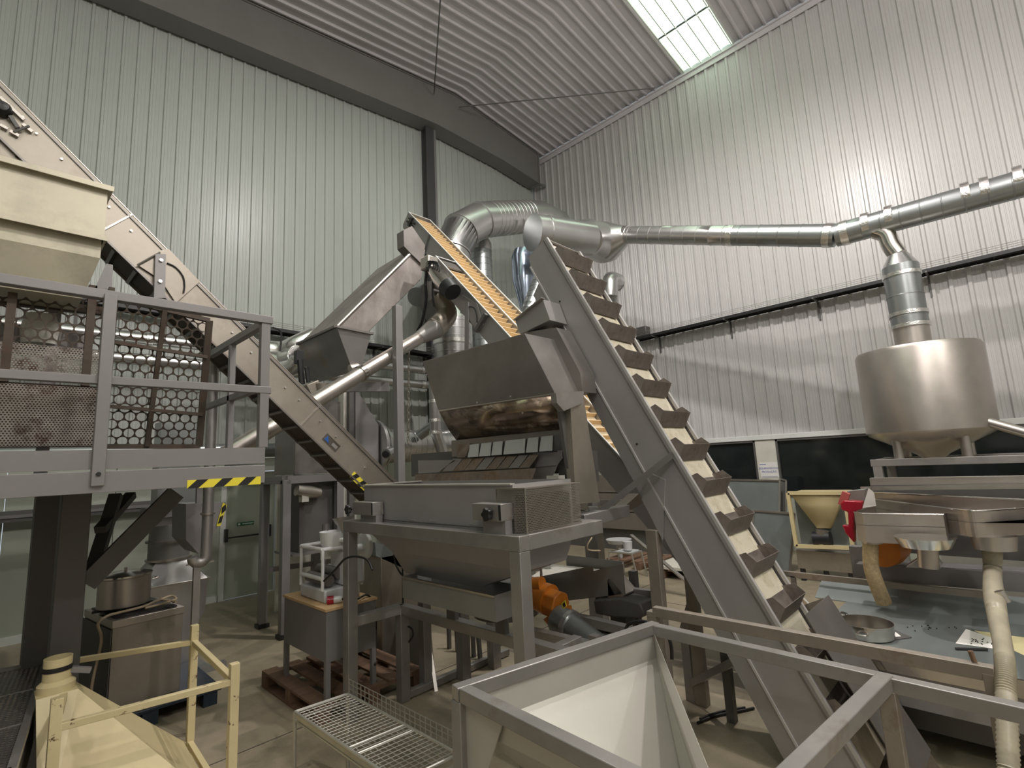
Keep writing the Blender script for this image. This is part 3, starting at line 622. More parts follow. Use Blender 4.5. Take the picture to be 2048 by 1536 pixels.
prof = [(zz(1160), .31), (zz(1162), .33), (zz(1175), .31), (zz(1215), .30), (zz(1225), .31), (zz(1250), .22), (0.02, .18)]
part('fan_scroll', MB().loft([sq(z, h_, .25) for z, h_ in prof], True, True), 'galv', fh)
part('seam_flange', MB().box((xcn - .34, YF - .28, zz(1163)), (xcn + .34, YF + .28, zz(1160))), 'steel', fh)
part('foot', MB().box((xcn - .2, YF - .3, 0), (xcn + .35, YF + .3, .05)).bar((xcn + .2, YF - .3, .03), (xcn + .5, YF - .3, .03), .08, .06), 'zinc_box', fh)
part('duct_above', MB().box((xcn - .16, YF - .15, zz(1012)), (xcn + .22, YF + .15, zz(1012) + .9)), 'galv_dark', fh)
# ---- stove with stock pot on blue pallet
sv = thing('gas_stove', 'low steel gas stove with pot on top under the platform brace', 'stove', (1.1, 5.35, .14))
c = [at(225, 1243, z=.86), at(369, 1212, z=.86), at(286, 1186, z=.86), at(178, 1208, z=.86)]
fl = c[0]; frr = c[1]; dpv = (c[2] - c[1])
dpv = V((-.10, .75, 0)); bl = fl + dpv; br = frr + dpv
def pr(z0, z1, ins=0.0):
    a, b, e, g = (V((p.x, p.y, z0)) for p in (fl, frr, br, bl)); m_ = (a + e) / 2
    P4 = [p + (m_ - p).normalized() * ins for p in (a, b, e, g)]
    return MB().prism(P4, (0, 0, z1 - z0))
part('body', pr(.16, .80, .01), 'steel_warm', sv, bevel=.003)
part('top_plate', pr(.80, .86, 0), 'steel', sv, bevel=.004)
part('side_panel', MB().prism([V((fl.x - .006, fl.y, .16)), V((fl.x - .006, fl.y, .79)), V((bl.x - .006, bl.y, .79)), V((bl.x - .006, bl.y, .16))], (.005, 0, 0)), 'grey_dark', sv)
part('drip_tray', pr(.861, .872, .07), 'black', sv)
pc = at(250, 1200, z=.90); pcx, pcy = at(247, 1210, z=.9).x, at(247, 1210, z=.9).y - .0
bn = MB()
for a in range(8): bn.bar((pcx + .07 * math.cos(a * .785), pcy + .07 * math.sin(a * .785), .885), (pcx + .22 * math.cos(a * .785), pcy + .22 * math.sin(a * .785), .885), .015, .02)
part('burner_grate', bn, 'black', sv)
pot = thing('stock_pot', 'round steel stock pot with lid on the low gas stove', 'pot', (pcx, pcy, .9))
prd = .195
part('body', MB().lathe((pcx, pcy, .9), [(.0, 0), (prd - .01, 0), (prd, .01), (prd, .245), (prd + .006, .25), (prd + .006, .257), (.0, .257)], 40), 'steel', pot)
part('lid', MB().lathe((pcx, pcy, .9), [(prd + .01, .257), (prd + .01, .268), (prd * .6, .29), (.0, .30)], 40), 'steel_bright', pot)
part('lid_knob', MB().tube([(pcx, pcy, 1.19), (pcx, pcy, 1.225)], .012, 10), 'steel', pot)
part('handle', MB().tube([(pcx + prd, pcy - .05, 1.09), (pcx + prd + .04, pcy - .05, 1.10), (pcx + prd + .04, pcy + .05, 1.10), (pcx + prd, pcy + .05, 1.09)], .008, 8), 'steel', pot)
hz = .9
hs = [at(352, 1204, z=hz), at(318, 1200, z=hz), at(290, 1212, z=hz), at(236, 1226, z=hz), at(215, 1232, z=hz)]
hs += [at(196, 1248, z=.86), V((fl.x - .05, fl.y + .1, .7)), V((fl.x - .09, fl.y + .1, .4)), V((fl.x - .1, fl.y + .05, .18))]
single('gas_hose', MB().tube(spline(hs, 6), .011, 8), 'hose', 'beige gas hose lying over stove top and hanging down its side', 'hose', 'gas hoses on the stove')
single('gas_hose', MB().tube(spline([at(300, 1208, z=hz), at(340, 1192, z=hz + .02), at(352, 1198, z=hz), at(330, 1206, z=hz), at(290, 1216, z=hz)], 6), .010, 8), 'hose', 'looped beige hose coil lying on the stove beside the pot', 'hose', 'gas hoses on the stove')
bpc = V((fl.x + .25, fl.y + .35, 0))
bpm = thing('blue_plastic_pallet', 'dark blue plastic pallet on the floor beneath the stove', 'pallet', bpc)
part('deck', MB().box((bpc.x - .45, bpc.y - .48, .11), (bpc.x + .55, bpc.y + .5, .14)), 'blue_pallet', bpm, bevel=.006)
for i in (-.42, .02, .46):
    for j in (-.42, .0, .42): part('foot', MB().box((bpc.x + i - .05, bpc.y + j - .05, 0), (bpc.x + i + .06, bpc.y + j + .05, .11)), 'blue_pallet', bpm)
# ---- wall-side pipes and boxes behind screens
wpz = at(800, 762, y=8.9).z
for v, r, lab in ((735, .085, 'upper of the two silver pipes running along the gable wall'), (765, .085, 'lower of the two silver pipes running along the gable wall')):
    z = at(800, v, y=8.9).z
    t = thing('wall_pipe', lab, 'pipe', (3, 8.9, z), 'silver pipes along the gable wall'); part('pipe', MB().tube([(-2.5, 8.9, z), (8.0, 8.9, z)], r, 20), 'galv', t)
    for x in (-1, 1.5, 4.2, 6.4): part('joint_band', MB().tube([(x, 8.9, z), (x + .08, 8.9, z)], r + .01, 20), 'tape', t)
z = at(560, 900, y=8.6).z
t = thing('wall_pipe', 'dull dark grey pipe low along the wall left of the red sign', 'pipe', (2, 8.6, z)); part('pipe', MB().tube([(-1, 8.6, z), (at(596, 900, y=8.6).x, 8.6, z)], .11, 20), 'galv_dark', t)
part('pipe_support', MB().box((at(592, 900, y=8.6).x, 8.5, z - .5), (at(592, 900, y=8.6).x + .06, 8.7, z + .3)), 'grey', t)
fs = thing('fire_sign', 'small red and white safety sign on wall behind the steel frame', 'sign', at(584, 918, y=YW - .08))
a = at(574, 905, y=YW - .08); b = at(594, 925, y=YW - .08)
part('sign_plate', MB().box((a.x, a.y, b.z), (b.x, a.y + .01, a.z)), 'sign_red', fs)
part('pictogram', MB().lathe(((a.x + b.x) / 2, a.y, (a.z + b.z) / 2), [(.04, .0), (.04, .004), (.055, .004), (.055, 0)], 20, axis=(0, -1, 0)), 'paper', fs)
# left-wall rail cabinets seen below the platform
cbm = thing('wall_cable_duct', 'dark cable duct along the lower wall under the platform', 'duct', (0, 9.4, 1.45))
zc = at(60, 1030, y=9.4).z
part('tray', MB().box((-3, 9.3, zc - .07), (2.2, 9.42, zc + .07)), 'grey_dark', cbm); part('rail', MB().box((-3, 9.28, zc - .02), (2.2, 9.3, zc + .02)), 'grey', cbm)
# ================================================================ CENTRE: stand with feed hopper
SX, SF, SB, SZ = 2.19, 2.12, 4.10, 1.53
stn = thing('hopper_stand', 'welded square-tube steel stand carrying the grey feed hopper', 'stand', (2.7, 3.1, 0))
T = .088
def tb(a, b, w=T, m='frame', nm='leg', par=None, bv=.004, h=None): return part(nm, MB().bar(a, b, w, h or w), m, par or stn, bevel=bv)
SR = 2.93
for x, y, z1 in ((SX, SB, SZ), (SX, SF, SZ), (SR, SB, SZ), (2.67, 4.07, .82)):
    part('leg', MB().box((x - T / 2, y - T / 2, 0), (x + T / 2, y + T / 2, z1 - T / 2 - .0005)), 'frame', stn, bevel=.004)
tb((SX, SF - T / 2, SZ), (SX, SB + T / 2, SZ), nm='top_rail'); tb((SX + T / 2, SF, SZ), (SR - T / 2, SF, SZ), nm='top_rail'); tb((SR, SF - T / 2, SZ), (SR, SB + T / 2, SZ), nm='top_rail'); tb((SX + T / 2, SB, SZ), (SR - T / 2, SB, SZ), nm='top_rail')
tb((SX, SB, .76), (2.67, 4.07, .76), w=.08, nm='lower_rail'); tb((2.67, 4.07, .76), (2.67, SF, .76), w=.08, nm='lower_rail')
tb((2.67, 4.07, .04), (3.95, 4.07, .04), w=.06, nm='floor_rail'); tb((2.67, SF + .2, .76), (SR, SF + .2, .76), w=.07, nm='lower_rail')
fhp = thing('feed_hopper', 'grey rectangular feed hopper with tapered lower half on tube stand', 'hopper', (2.8, 3.1, 1.2))
hx0, hx1, hy0, hy1 = 2.28, 2.86, 2.24, 4.02
def rect(x0, x1, y0, y1, z): return [V((x0, y0, z)), V((x1, y0, z)), V((x1, y1, z)), V((x0, y1, z))]
part('upper_box', MB().loft([rect(hx0, hx1, hy0, hy1, 1.86), rect(hx0, hx1, hy0, hy1, 1.5)]), 'grey_mid', fhp, solid=.005, smooth=0)
part('rim', MB().box((hx0 - .02, hy0, 1.855), (hx0 + .02, hy1, 1.865)).box((hx0, hy1 - .02, 1.855), (hx1, hy1 + .02, 1.865)), 'hopper_in', fhp)
e0 = at(784, 1102, x=2.36); e1 = at(811, 1143, x=2.5); e2 = at(957, 1175, x=2.5)
part('tapered_bottom', MB().loft([rect(hx0, hx1, hy0, hy1, 1.5), rect(2.36, hx1 - .08, hy0 + .02, e0.y, e0.z), rect(2.5, 2.72, e2.y, e1.y, e2.z)]), 'grey_mid', fhp, solid=.005, smooth=0)
part('seam', MB().box((hx0 - .006, hy0, 1.585), (hx0, hy1 - .1, 1.588)), 'grey_dark', fhp)
wm = MB()
for u in (760, 825, 866, 945): q = at(u, 1040, x=hx0); wm.bar((hx0 - .003, q.y - .03, 1.60), (hx0 - .003, q.y + .03, 1.602), .004, .008)
part('weld_mark', wm, 'bolt', fhp)
vb = thing('vibrating_feeder_tray', 'galvanised rectangular feeder tray under the tapered grey hopper', 'tray', (2.6, 3, .95))
ta, tbq = at(805, 1150, x=2.36), at(990, 1193, x=2.36)
ty0, ty1 = tbq.y, ta.y; tz1 = (ta.z + tbq.z) / 2; tz0 = at(988, 1243, x=2.36).z
part('tray_wall', MB().loft([rect(2.36, 2.64, ty0, ty1, tz1), rect(2.36, 2.64, ty0, ty1, tz0)], False, True), 'zinc_box', vb, solid=.006, smooth=0)
part('rim', MB().box((2.345, ty0, tz1 - .012), (2.37, ty1, tz1)), 'steel', vb)
part('mount', MB().box((2.63, ty0 + .2, .80), (2.67, ty0 + .3, tz0 + .05)), 'grey_dark', vb); part('mount', MB().box((2.63, ty1 - .3, .80), (2.67, ty1 - .2, tz0 + .05)), 'grey_dark', vb)
# perforated guard
pg = thing('perforated_guard', 'perforated steel guard box on the front corner of hopper stand', 'guard', (2.5, 2.2, 1.57))
gy = at(992, 974, x=2.24).y; gx = at(1159, 969, y=2.1).x; gz0, gz1 = 1.575, at(1056, 977, x=2.24).z
part('perforated_side', perf((2.24, gy, gz0), (0, -1, 0), (0, 0, 1), gy - 2.1, gz1 - gz0, .0118, .0044, 6), 'steel', pg, smooth=0, solid=.0015, kind='stuff')
part('perforated_front', perf((2.24, 2.1, gz0), (1, 0, 0), (0, 0, 1), gx - 2.24, gz1 - gz0, .0118, .0044, 6), 'steel', pg, smooth=0, solid=.0015, kind='stuff')
part('edge', MB().bar((2.24, 2.1, gz0), (2.24, 2.1, gz1), .008).bar((2.24, gy, gz1), (2.24, 2.1, gz1), .008).bar((2.24, 2.1, gz1), (gx, 2.1, gz1), .008).box((2.24, 2.1, gz1), (gx, gy, gz1 + .003)).bar((2.24, gy, gz0), (2.24, gy, gz1), .008), 'steel', pg)
part('blackened_inner_drive', MB().box((2.30, 2.16, gz0), (gx - .04, gy - .02, gz1 - .05)), 'black', pg)  # blackened so the inside looks dark through the holes
# clamp brackets with knobs
def clamp(u0, u1, v0, v1, ku, kv, lab, xk=2.2):
    a = at(u0, v0, x=xk); b = at(u1, v1, x=xk); t = thing('clamp_bracket', lab, 'bracket', (xk, (a.y + b.y) / 2, b.z - .05), 'clamp brackets with black star knobs')
    y0, y1 = b.y, a.y; z1, z0 = a.z, b.z
    part('block', MB().box((xk - .03, y0, z0), (xk + .07, y1, z1)), 'frame', t, bevel=.003)
    part('upright', MB().box((xk + .0, y0 - .0, SZ + .04), (xk + .06, y0 + (y1 - y0) * .75, z0)), 'grey', t)
    part('painted_recess_shadow', MB().box((xk - .032, y0 + .002, z0 + .006), (xk + .05, y0 + .02, z1 - .006)), 'black', t)  # black strip paints the shadow inside the bracket
    k = at(ku, kv, x=xk - .05); kn = MB(); r_ = .036
    prof = []
    ring = lambda d: [k + V((d, 0, 0)) + V((0, math.cos(2 * math.pi * i / 24), math.sin(2 * math.pi * i / 24))) * (r_ * (1 + .16 * math.cos(5 * 2 * math.pi * i / 24))) for i in range(24)]
    kn.loft([ring(-.02), ring(.01)], True, True); kn.tube([k + V((.01, 0, 0)), k + V((.03, 0, 0))], .014, 10)
    part('star_knob', kn, 'black', t, bevel=.004)
    part('threaded_rod', MB().tube([k + V((.03, 0, 0)), V((xk - .03, k.y + .0, k.z))], .006, 8), 'bolt', t)
clamp(712, 752, 1003, 1031, 697, 1019, 'clamp bracket with black star knob at the far left end of stand')
clamp(951, 1010, 1006, 1042, 975, 1029, 'clamp bracket with black star knob beside the perforated guard', 2.17)
# ---- discharge hood and spreader between stand and bucket elevator
hd2 = thing('discharge_hood', 'big grey-brown folded steel hood hanging above the feed hopper', 'hood', (3.2, 3.2, 2.0))
XH = 3.0
f0 = [at(846, 724, x=XH), at(1049, 668, x=XH), at(1110, 788, x=XH + .05), at(878, 822, x=XH + .05)]
back = [p + V((.38, 0, 0)) for p in f0]
part('front_plate', MB().prism(f0, (.006, 0, 0)), 'steel_dark', hd2)
part('top_plate', MB().prism([f0[0], f0[1], back[1], back[0]], (0, 0, .006)), 'steel_satin', hd2)
part('end_plate', MB().prism([f0[1], f0[2], back[2], back[1]], (0, .006, 0)), 'steel_dark', hd2)
part('end_plate', MB().prism([f0[0], f0[3], back[3], back[0]], (0, .006, 0)), 'steel_dark', hd2)
g_ = [(878, 822, 3.05), (1118, 790, 3.05), (1128, 830, 3.12), (1134, 870, 3.3), (918, 887, 3.3), (898, 860, 3.12)]
P_ = [at(u, v, x=x) for u, v, x in g_]
part('curved_deflector', MB().loft([[P_[0], P_[1]], [P_[5], P_[2]], [P_[4], P_[3]]], ) if 0 else MB().add(P_, [(0, 1, 2, 5), (5, 2, 3, 4)]), 'mottled', hd2, solid=.006, label='polished stained steel underside')
part('fold_lip', MB().tube([f0[3], f0[2]], .008, 8), 'steel', hd2)
bl_ = MB()
for u, v in ((1022, 793), (1050, 805), (1080, 800), (985, 812), (1046, 826), (955, 805)): q = at(u, v, x=3.04); bl_.tube([q, q - V((.01, 0, 0))], .007, 6)
part('bolt_head', bl_, 'bolt', hd2)
# neck from elevator to hood
nk = [at(1031, 643, x=3.35), at(1085, 598, x=3.35), at(1100, 640, x=3.35), at(1040, 668, x=3.35)]
part('chute_box', MB().prism(nk, (.24, 0, 0)), 'steel_satin', hd2)
part('chute_box', MB().prism([at(1054, 664, x=3.38), at(1112, 655, x=3.38), at(1160, 745, x=3.38), at(1165, 784, x=3.38), at(1128, 790, x=3.38)], (.2, 0, 0)), 'steel_dark', hd2)
part('chute_lip', MB().bar(at(1030, 641, x=3.34), at(1086, 596, x=3.34), .05, .008, up=(0, 0, 1)), 'steel', hd2)
# louvre fingers
cr = lambda u, v, x: at(830 + u / 5.12, 780 + v / 5.12, x=x)
XF = 3.22
sp = thing('spreader_louvre', 'row of bright steel fingers under the stained curved deflector', 'spreader', (3.4, 3, 1.95))
for a, b in ((560, 656), (678, 780), (802, 896), (926, 1130), (1156, 1264), (1292, 1412)):
    ya = lambda u: 560 - (u - 560) * .112; yb_ = lambda u: 690 - (u - 560) * .08
    part('finger', MB().prism([cr(a, ya(a), XF), cr(b, ya(b), XF), cr(b - 8, yb_(b), XF - .05), cr(a - 22, yb_(a), XF - .05)], (.006, 0, 0)), 'galv', sp)
part('end_scoop', MB().prism([cr(420, 560, XF), cr(560, 545, XF), cr(535, 640, XF - .04), cr(510, 690, XF - .05), cr(430, 690, XF - .05)], (.006, 0, 0)), 'stained', sp)
part('carrier_bar', MB().bar(cr(400, 600, XF + .05), cr(1560, 500, XF + .05), .06, .16), 'steel_dark', sp)
part('end_plate', MB().prism([cr(1425, 460, XF), cr(1556, 445, XF), cr(1560, 610, XF), cr(1425, 625, XF)], (.01, 0, 0)), 'grey_dark', sp)
part('side_plate', MB().prism([cr(1205, 640, XF), cr(1500, 635, XF), cr(1505, 700, XF), cr(1455, 770, XF), cr(1225, 792, XF)], (.008, 0, 0)), 'grey', sp)
part('side_plate', MB().prism([cr(1225, 790, XF + .01), cr(1455, 770, XF + .01), cr(1400, 900, XF + .01), cr(1190, 940, XF + .01)], (.008, 0, 0)), 'steel_satin', sp)
lt = thing('sorting_trough', 'stained wide trough with diagonal slats just above feed hopper', 'trough', (3.3, 3.2, 1.87))
for k in range(8):
    a = 300 + k * 112; part('slat', MB().prism([cr(a + 90, 705 - k * 6, XF - .03), cr(a + 185, 702 - k * 6, XF - .03), cr(a + 85, 828 - k * 5, XF - .09), cr(a - 20, 834 - k * 5, XF - .09)], (.006, 0, 0)), 'stained' if k % 3 else 'steel_dark', lt)
part('trough_side', MB().prism([cr(0, 868, XF - .1), cr(1240, 800, XF - .1), cr(1190, 935, XF - .14), cr(0, 962, XF - .14)], (.008, 0, 0)), 'stained', lt)
part('end_cheek', MB().prism([cr(30, 722, XF - .05), cr(400, 715, XF - .05), cr(240, 842, XF - .07), cr(35, 855, XF - .07)], (.008, 0, 0)), 'grey', lt)
part('back_bar', MB().bar(cr(0, 770, XF + .2), cr(1500, 700, XF + .2), .1, .25), 'grey_dark', lt)
part('white_block', MB().box(*(lambda a, b: ((a.x, a.y, a.z), (a.x + .08, b.y, b.z)))(cr(1345, 880, XF), cr(1475, 960, XF))), 'off_white', lt)
part('gap_shade_block', MB().box(*(lambda a, b: ((a.x + .1, a.y, a.z), (a.x + .3, b.y, b.z)))(cr(1380, 640, XF), cr(1660, 960, XF))), 'grey_dark', lt)  # solid dark block stands in for the shade in the gap
# support post beside the guard
po = thing('machine_post', 'tapered worn steel post standing between the guard and bucket elevator', 'post', (3.3, 2.2, 0))
YQ = 2.28
part('post', MB().loft([[p, p + V((0, .12, 0))] if 0 else p for p in ([at(1140, 800, y=YQ), at(1168, 798, y=YQ), at(1168, 798, y=YQ) + V((0, .06, 0)), at(1140, 800, y=YQ) + V((0, .06, 0))], [at(1152, 1008, y=YQ), at(1200, 1004, y=YQ), at(1200, 1004, y=YQ) + V((0, .07, 0)), at(1152, 1008, y=YQ) + V((0, .07, 0))])], True, True), 'steel_warm', po)
part('cap_bracket', MB().prism([at(1112, 786, y=YQ - .02), at(1168, 782, y=YQ - .02), at(1165, 806, y=YQ - .02), at(1128, 822, y=YQ - .02), at(1114, 806, y=YQ - .02)], (0, .05, 0)), 'frame', po)
part('dark_strut', MB().prism([at(1118, 806, y=YQ + .05), at(1132, 800, y=YQ + .05), at(1150, 1000, y=YQ + .05), at(1146, 1000, y=YQ + .05)], (0, .03, 0)), 'grey_dark', po)
q = at(1166, 1040, x=4.7); q_b = at(1192, 1040, x=4.7)
part('lower_post', MB().box((4.7, q_b.y, 0), (4.82, q.y, q.z + .1)), 'steel_satin', po, bevel=.004)
part('lower_arm', MB().bar((3.3, 2.35, 1.52), (4.76, q.y - .06, 1.52), .08), 'frame', po)
bmq = at(1163, 1040, y=2.3)
part('cross_tube', MB().bar(at(1160, 1042, y=2.3), at(1250, 1021, y=2.3), .09), 'steel_satin', po, bevel=.004)
part('cross_tube', MB().bar(at(1180, 1006, y=2.6), at(1250, 1004, y=2.6), .05), 'steel_satin', po, bevel=.004)
part('end_wedge', MB().prism([at(1244, 1018, y=2.28), at(1278, 987, y=2.28), at(1289, 1005, y=2.28), at(1262, 1020, y=2.28)], (0, .1, 0)), 'steel', po)
part('cable_loop', MB().tube(spline([at(u, v, y=2.2) for u, v in ((1184, 1075), (1175, 1090), (1178, 1100), (1200, 1101))], 6), .005, 6), 'hose', po)
# ================================================================ bucket elevator in the plane x = 3.6
EX = 3.60
pf0, pf1 = at(1101, 600, x=EX), at(1597, 1496, x=EX)      # fold line
pr0, pr1 = at(1091, 477, x=EX), at(1729, 1536, x=EX)      # belt edge
de = ((pr1 - pr0).normalized() + (pf1 - pf0).normalized()).normalized(); ne = V((0, de.z, -de.y))
if ne.y > 0: ne = -ne                       # ne points outwards (towards the viewer), up
wE = abs((pf0 - pr0).dot(ne)) * .5 + abs((pf1 - pr1).dot(ne)) * .5
LE = 0.03; top = pr0
def ep(s, n_, x=EX): p = top + de * s + ne * n_; return V((x, p.y, p.z))
EL = (0.04 - top.z) / de.z
WE = 0.54
el = thing('bucket_elevator', 'tall steep grey elevator with steel buckets climbing a stained white belt', 'elevator', ep(EL, -.2))
for x in (EX, EX + WE): part('side_panel', MB().prism([ep(0, 0, x), ep(EL, 0, x), ep(EL, -wE, x), ep(.1, -wE, x), ep(0, -wE + .04, x)], (.006 if x == EX else -.006, 0, 0)), 'grey_mid', el)
part('edge_channel', MB().bar(ep(0, .008, EX + .012), ep(EL, .008, EX + .012), .03, .022, up=ne), 'edge', el)
part('edge_channel', MB().bar(ep(0, .008, EX + WE - .012), ep(EL, .008, EX + WE - .012), .03, .022, up=ne), 'edge', el)
part('inner_strip', MB().bar(ep(0, -.03, EX - .002), ep(EL, -.03, EX - .002), .004, .012, up=ne), 'steel_dark', el)
part('fold_edge', MB().bar(ep(.1, -wE, EX - .004), ep(EL, -wE, EX - .004), .014, .014, up=ne), 'edge', el)
part('top_cap', MB().bar(ep(-.004, -.0, EX + WE / 2), ep(-.004, -wE + .03, EX + WE / 2), WE, .006, up=de), 'grey_mid', el)
part('return_housing', MB().prism([ep(.30, -wE - .001, EX + .006), ep(EL, -wE - .001, EX + .006), ep(EL, -wE - .13, EX + .006), ep(.36, -wE - .13, EX + .006)], (WE - .02, 0, 0)), 'grey_mid', el)
part('belt', MB().bar(ep(.02, -.03, EX + WE / 2), ep(EL - .05, -.03, EX + WE / 2), WE - .05, .008, up=ne), 'belt_white', el)
part('return_belt', MB().bar(ep(.05, -wE + .03, EX + WE / 2), ep(EL - .05, -wE + .03, EX + WE / 2), WE - .05, .008, up=ne), 'belt_white', el)
# bucket: profile in (s, n)
bot = [(1154, 566), (1182, 618), (1212, 671), (1248, 726), (1283, 786), (1321, 851), (1361, 918), (1404, 990), (1453, 1071), (1504, 1158)]
ss = [(at(u, v, x=EX + .03) - top).dot(de) for u, v in bot]
pitch = (ss[-1] - ss[0]) / (len(ss) - 1)
s_first = sum(s - i * pitch for i, s in enumerate(ss)) / len(ss)
def sn(u, v):
    p = at(u, v, x=EX + .03) - top; return p.dot(de), p.dot(ne)
bA, bP, bF, bB = sn(1259, 747), sn(1277, 738), sn(1296, 751), sn(1283, 788)
prof = [(bA[0] - bB[0], -.02), (bA[0] - bB[0] + .01, max(.0, bA[1] - bB[1])), (bP[0] - bB[0], bP[1] - bB[1]), (bF[0] - bB[0], bF[1] - bB[1]), (0, -.0)]
prof = [(a_ * .86, b_ * .86 if b_ > 0 else b_) for a_, b_ in prof]
x0, x1 = EX + .03, EX + WE - .05; bm_ = MB()
ringL = [V((x0, 0, 0)) + de * s + ne * n_ for s, n_ in prof]; ringR = [V((x1, 0, 0)) + de * s + ne * n_ for s, n_ in prof]
k = 5
bm_.add(ringL + ringR, [(0, 1, 2, 3, 4), (9, 8, 7, 6, 5), (3, 4, 9, 8), (0, 4, 9, 5)])
bme = nicedata('bucket', bm_, M['bucket'], V((0, 0, 0)), 0)
n_up = int((s_first - .0) / pitch)
i = -n_up
while True:
    s = s_first + i * pitch
    if s > EL - .25: break
    if s > .02:
        o = bpy.data.objects.new('bucket', bme); COL.objects.link(o); o.parent = el
        p = top + de * s + ne * -.012; o.location = V((0, p.y, p.z)) - ORG[el]
        md = o.modifiers.new('thickness', 'SOLIDIFY'); md.thickness = .004
    i += 1
part('belt_roller', MB().tube([(EX + .02, ep(.08, -.1).y, ep(.08, -.1).z), (EX + WE - .02, ep(.08, -.1).y, ep(.08, -.1).z)], .07, 16), 'steel', el)
bb_ = MB()
for u, v in ((1120, 603), (1274, 888)): q = at(u, v, x=EX); bb_.tube([q, q - V((.006, 0, 0))], .008, 8)
part('bolt_head', bb_, 'black', el)
# cross gusset and legs
ga, gb_ = at(1342, 905, x=EX - .05), at(1180, 1032, x=EX - .35)
part('gusset_angle', MB().angle(ga, gb_, .045, .008), 'grey_dark', el)
part('gusset_plate', MB().prism([at(1297, 945, x=EX - .01), at(1283, 998, x=EX - .01), at(1325, 1080, x=EX - .01), at(1330, 960, x=EX - .01)], (.01, 0, 0)), 'grey_mid', el)
q = at(1322, 1170, x=EX + .02)
part('support_leg', MB().box((EX - .04, q.y - .03, 0), (EX + .03, q.y + .06, at(1318, 1060, x=EX).z)), 'angle', el, bevel=.003)
part('support_leg', MB().box((EX + WE - .03, q.y - .03, 0), (EX + WE + .04, q.y + .06, at(1318, 1060, x=EX).z)), 'angle', el, bevel=.003)
q2 = at(1381, 1400, x=4.17)
part('bent_leg', MB().bar((4.17, 2.16, 0), (4.17, 2.16, .55), .07).bar((4.17, 2.16, .55), (4.17, 1.98, 1.0), .07), 'frame', el)
part('floor_brace', MB().bar(at(1386, 1366, x=4.15), at(1470, 1322, x=3.9), .05), 'frame', el)
# boot guard at the foot
gpts = [(1600, 1213), (1647, 1196), (1800, 1415), (1895, 1560), (1790, 1560)]
part('boot_guard', MB().prism([at(u, v, x=EX + WE + .03) for u, v in gpts], (.006, 0, 0)), 'steel_warm', el)
part('boot_panel', MB().prism([at(u, v, x=EX + WE + .0) for u, v in ((1545, 1200), (1600, 1213), (1790, 1560), (1740, 1560))], (.004, 0, 0)), 'steel_dark', el)
part('boot_front', MB().bar(ep(EL - .95, .20, EX + WE / 2), ep(EL, .20, EX + WE / 2), WE + .02, .006, up=ne), 'steel_dark', el)
# ================================================================ two tan cleated belts rising behind
def belt_conv(name, label, X0, Wb, pts_top, s_len, par_w, m, flm, pitch, s_up, tall=.075, hw=.30):
    a, b = at(*pts_top[0], x=X0), at(*pts_top[1], x=X0); d = (b - a).normalized(); n_ = V((0, d.z, -d.y)); n_ = -n_ if n_.z < 0 else n_
    def q(s, k, x): p = a + d * s + n_ * k; return V((x, p.y, p.z))
    L_ = (0.25 - a.z) / d.z if s_len is None else s_len
    t = thing(name, label, 'conveyor', q(L_, -hw, X0 + Wb / 2), 'tan cleated belt conveyors')
    for x in (X0, X0 + Wb): part('side_panel', MB().prism([q(0, 0, x), q(L_, 0, x), q(L_, -hw, x), q(.05, -hw, x), q(0, -hw + .05, x)], (.006, 0, 0)), 'steel_satin' if x == X0 else 'steel_satin', t)
    for x in (X0 + .003, X0 + Wb + .003): part('edge_flange', MB().bar(q(0, .004, x), q(L_, .004, x), .022, .01, up=n_), 'trim', t)
    part('end_lip', MB().bar(q(0, 0, X0), q(0, 0, X0 + Wb), .02, .01, up=n_), 'trim', t)
    part('head_plate', MB().bar(q(.002, -.0, X0 + Wb / 2), q(.002, -hw + .05, X0 + Wb / 2), Wb, .004, up=d), 'steel_satin', t)
    part('belt', MB().bar(q(s_up, -tall - .01, X0 + Wb / 2), q(L_, -tall - .01, X0 + Wb / 2), Wb - .02, .006, up=n_), m, t)
    cm = MB(); c0 = V((X0 + .01, 0, 0))
    cm.prism([c0, c0 + d * .11 * (pitch / .2), c0 + n_ * tall * .85 + d * .0], (Wb - .02, 0, 0)) if 0 else cm.prism([c0, c0 - d * .03, c0 - d * .012 + n_ * tall * .8, c0 + n_ * tall * .8], (Wb - .02, 0, 0))
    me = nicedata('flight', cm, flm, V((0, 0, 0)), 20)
    k = int((L_ - s_up) / pitch)
    for i in range(k):
        o = bpy.data.objects.new('flight', me); COL.objects.link(o); o.parent = t
        p = q(s_up + (i + .7) * pitch, -tall - .01, 0); o.location = V((0, p.y, p.z)) - ORG[t]
    return t, q, a, d, n_, L_
X2, WB_ = 4.55, .40
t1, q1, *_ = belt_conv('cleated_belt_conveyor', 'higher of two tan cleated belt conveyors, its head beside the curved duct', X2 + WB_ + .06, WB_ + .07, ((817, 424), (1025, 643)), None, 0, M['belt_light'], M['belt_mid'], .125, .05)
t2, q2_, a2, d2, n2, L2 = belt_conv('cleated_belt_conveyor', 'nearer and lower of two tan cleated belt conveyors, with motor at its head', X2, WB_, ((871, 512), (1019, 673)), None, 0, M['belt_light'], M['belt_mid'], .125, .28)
part('guard_box', MB().bar(q2_(.26, -.03, X2 + WB_ / 2), q2_(.04, -.03, X2 + WB_ / 2), WB_ - .03, .02, up=n2), 'steel_dark', t2)
part('strap', MB().bar(q2_(.62, 0, X2 - .008), q2_(.72, -.30, X2 - .008), .01, .02, up=d2), 'grey_dark', t2)
part('strap', MB().bar(q1(.9, 0, X2 + WB_ + .05), q1(1.0, -.30, X2 + WB_ + .05), .01, .03, up=d2), 'grey_dark', t1)
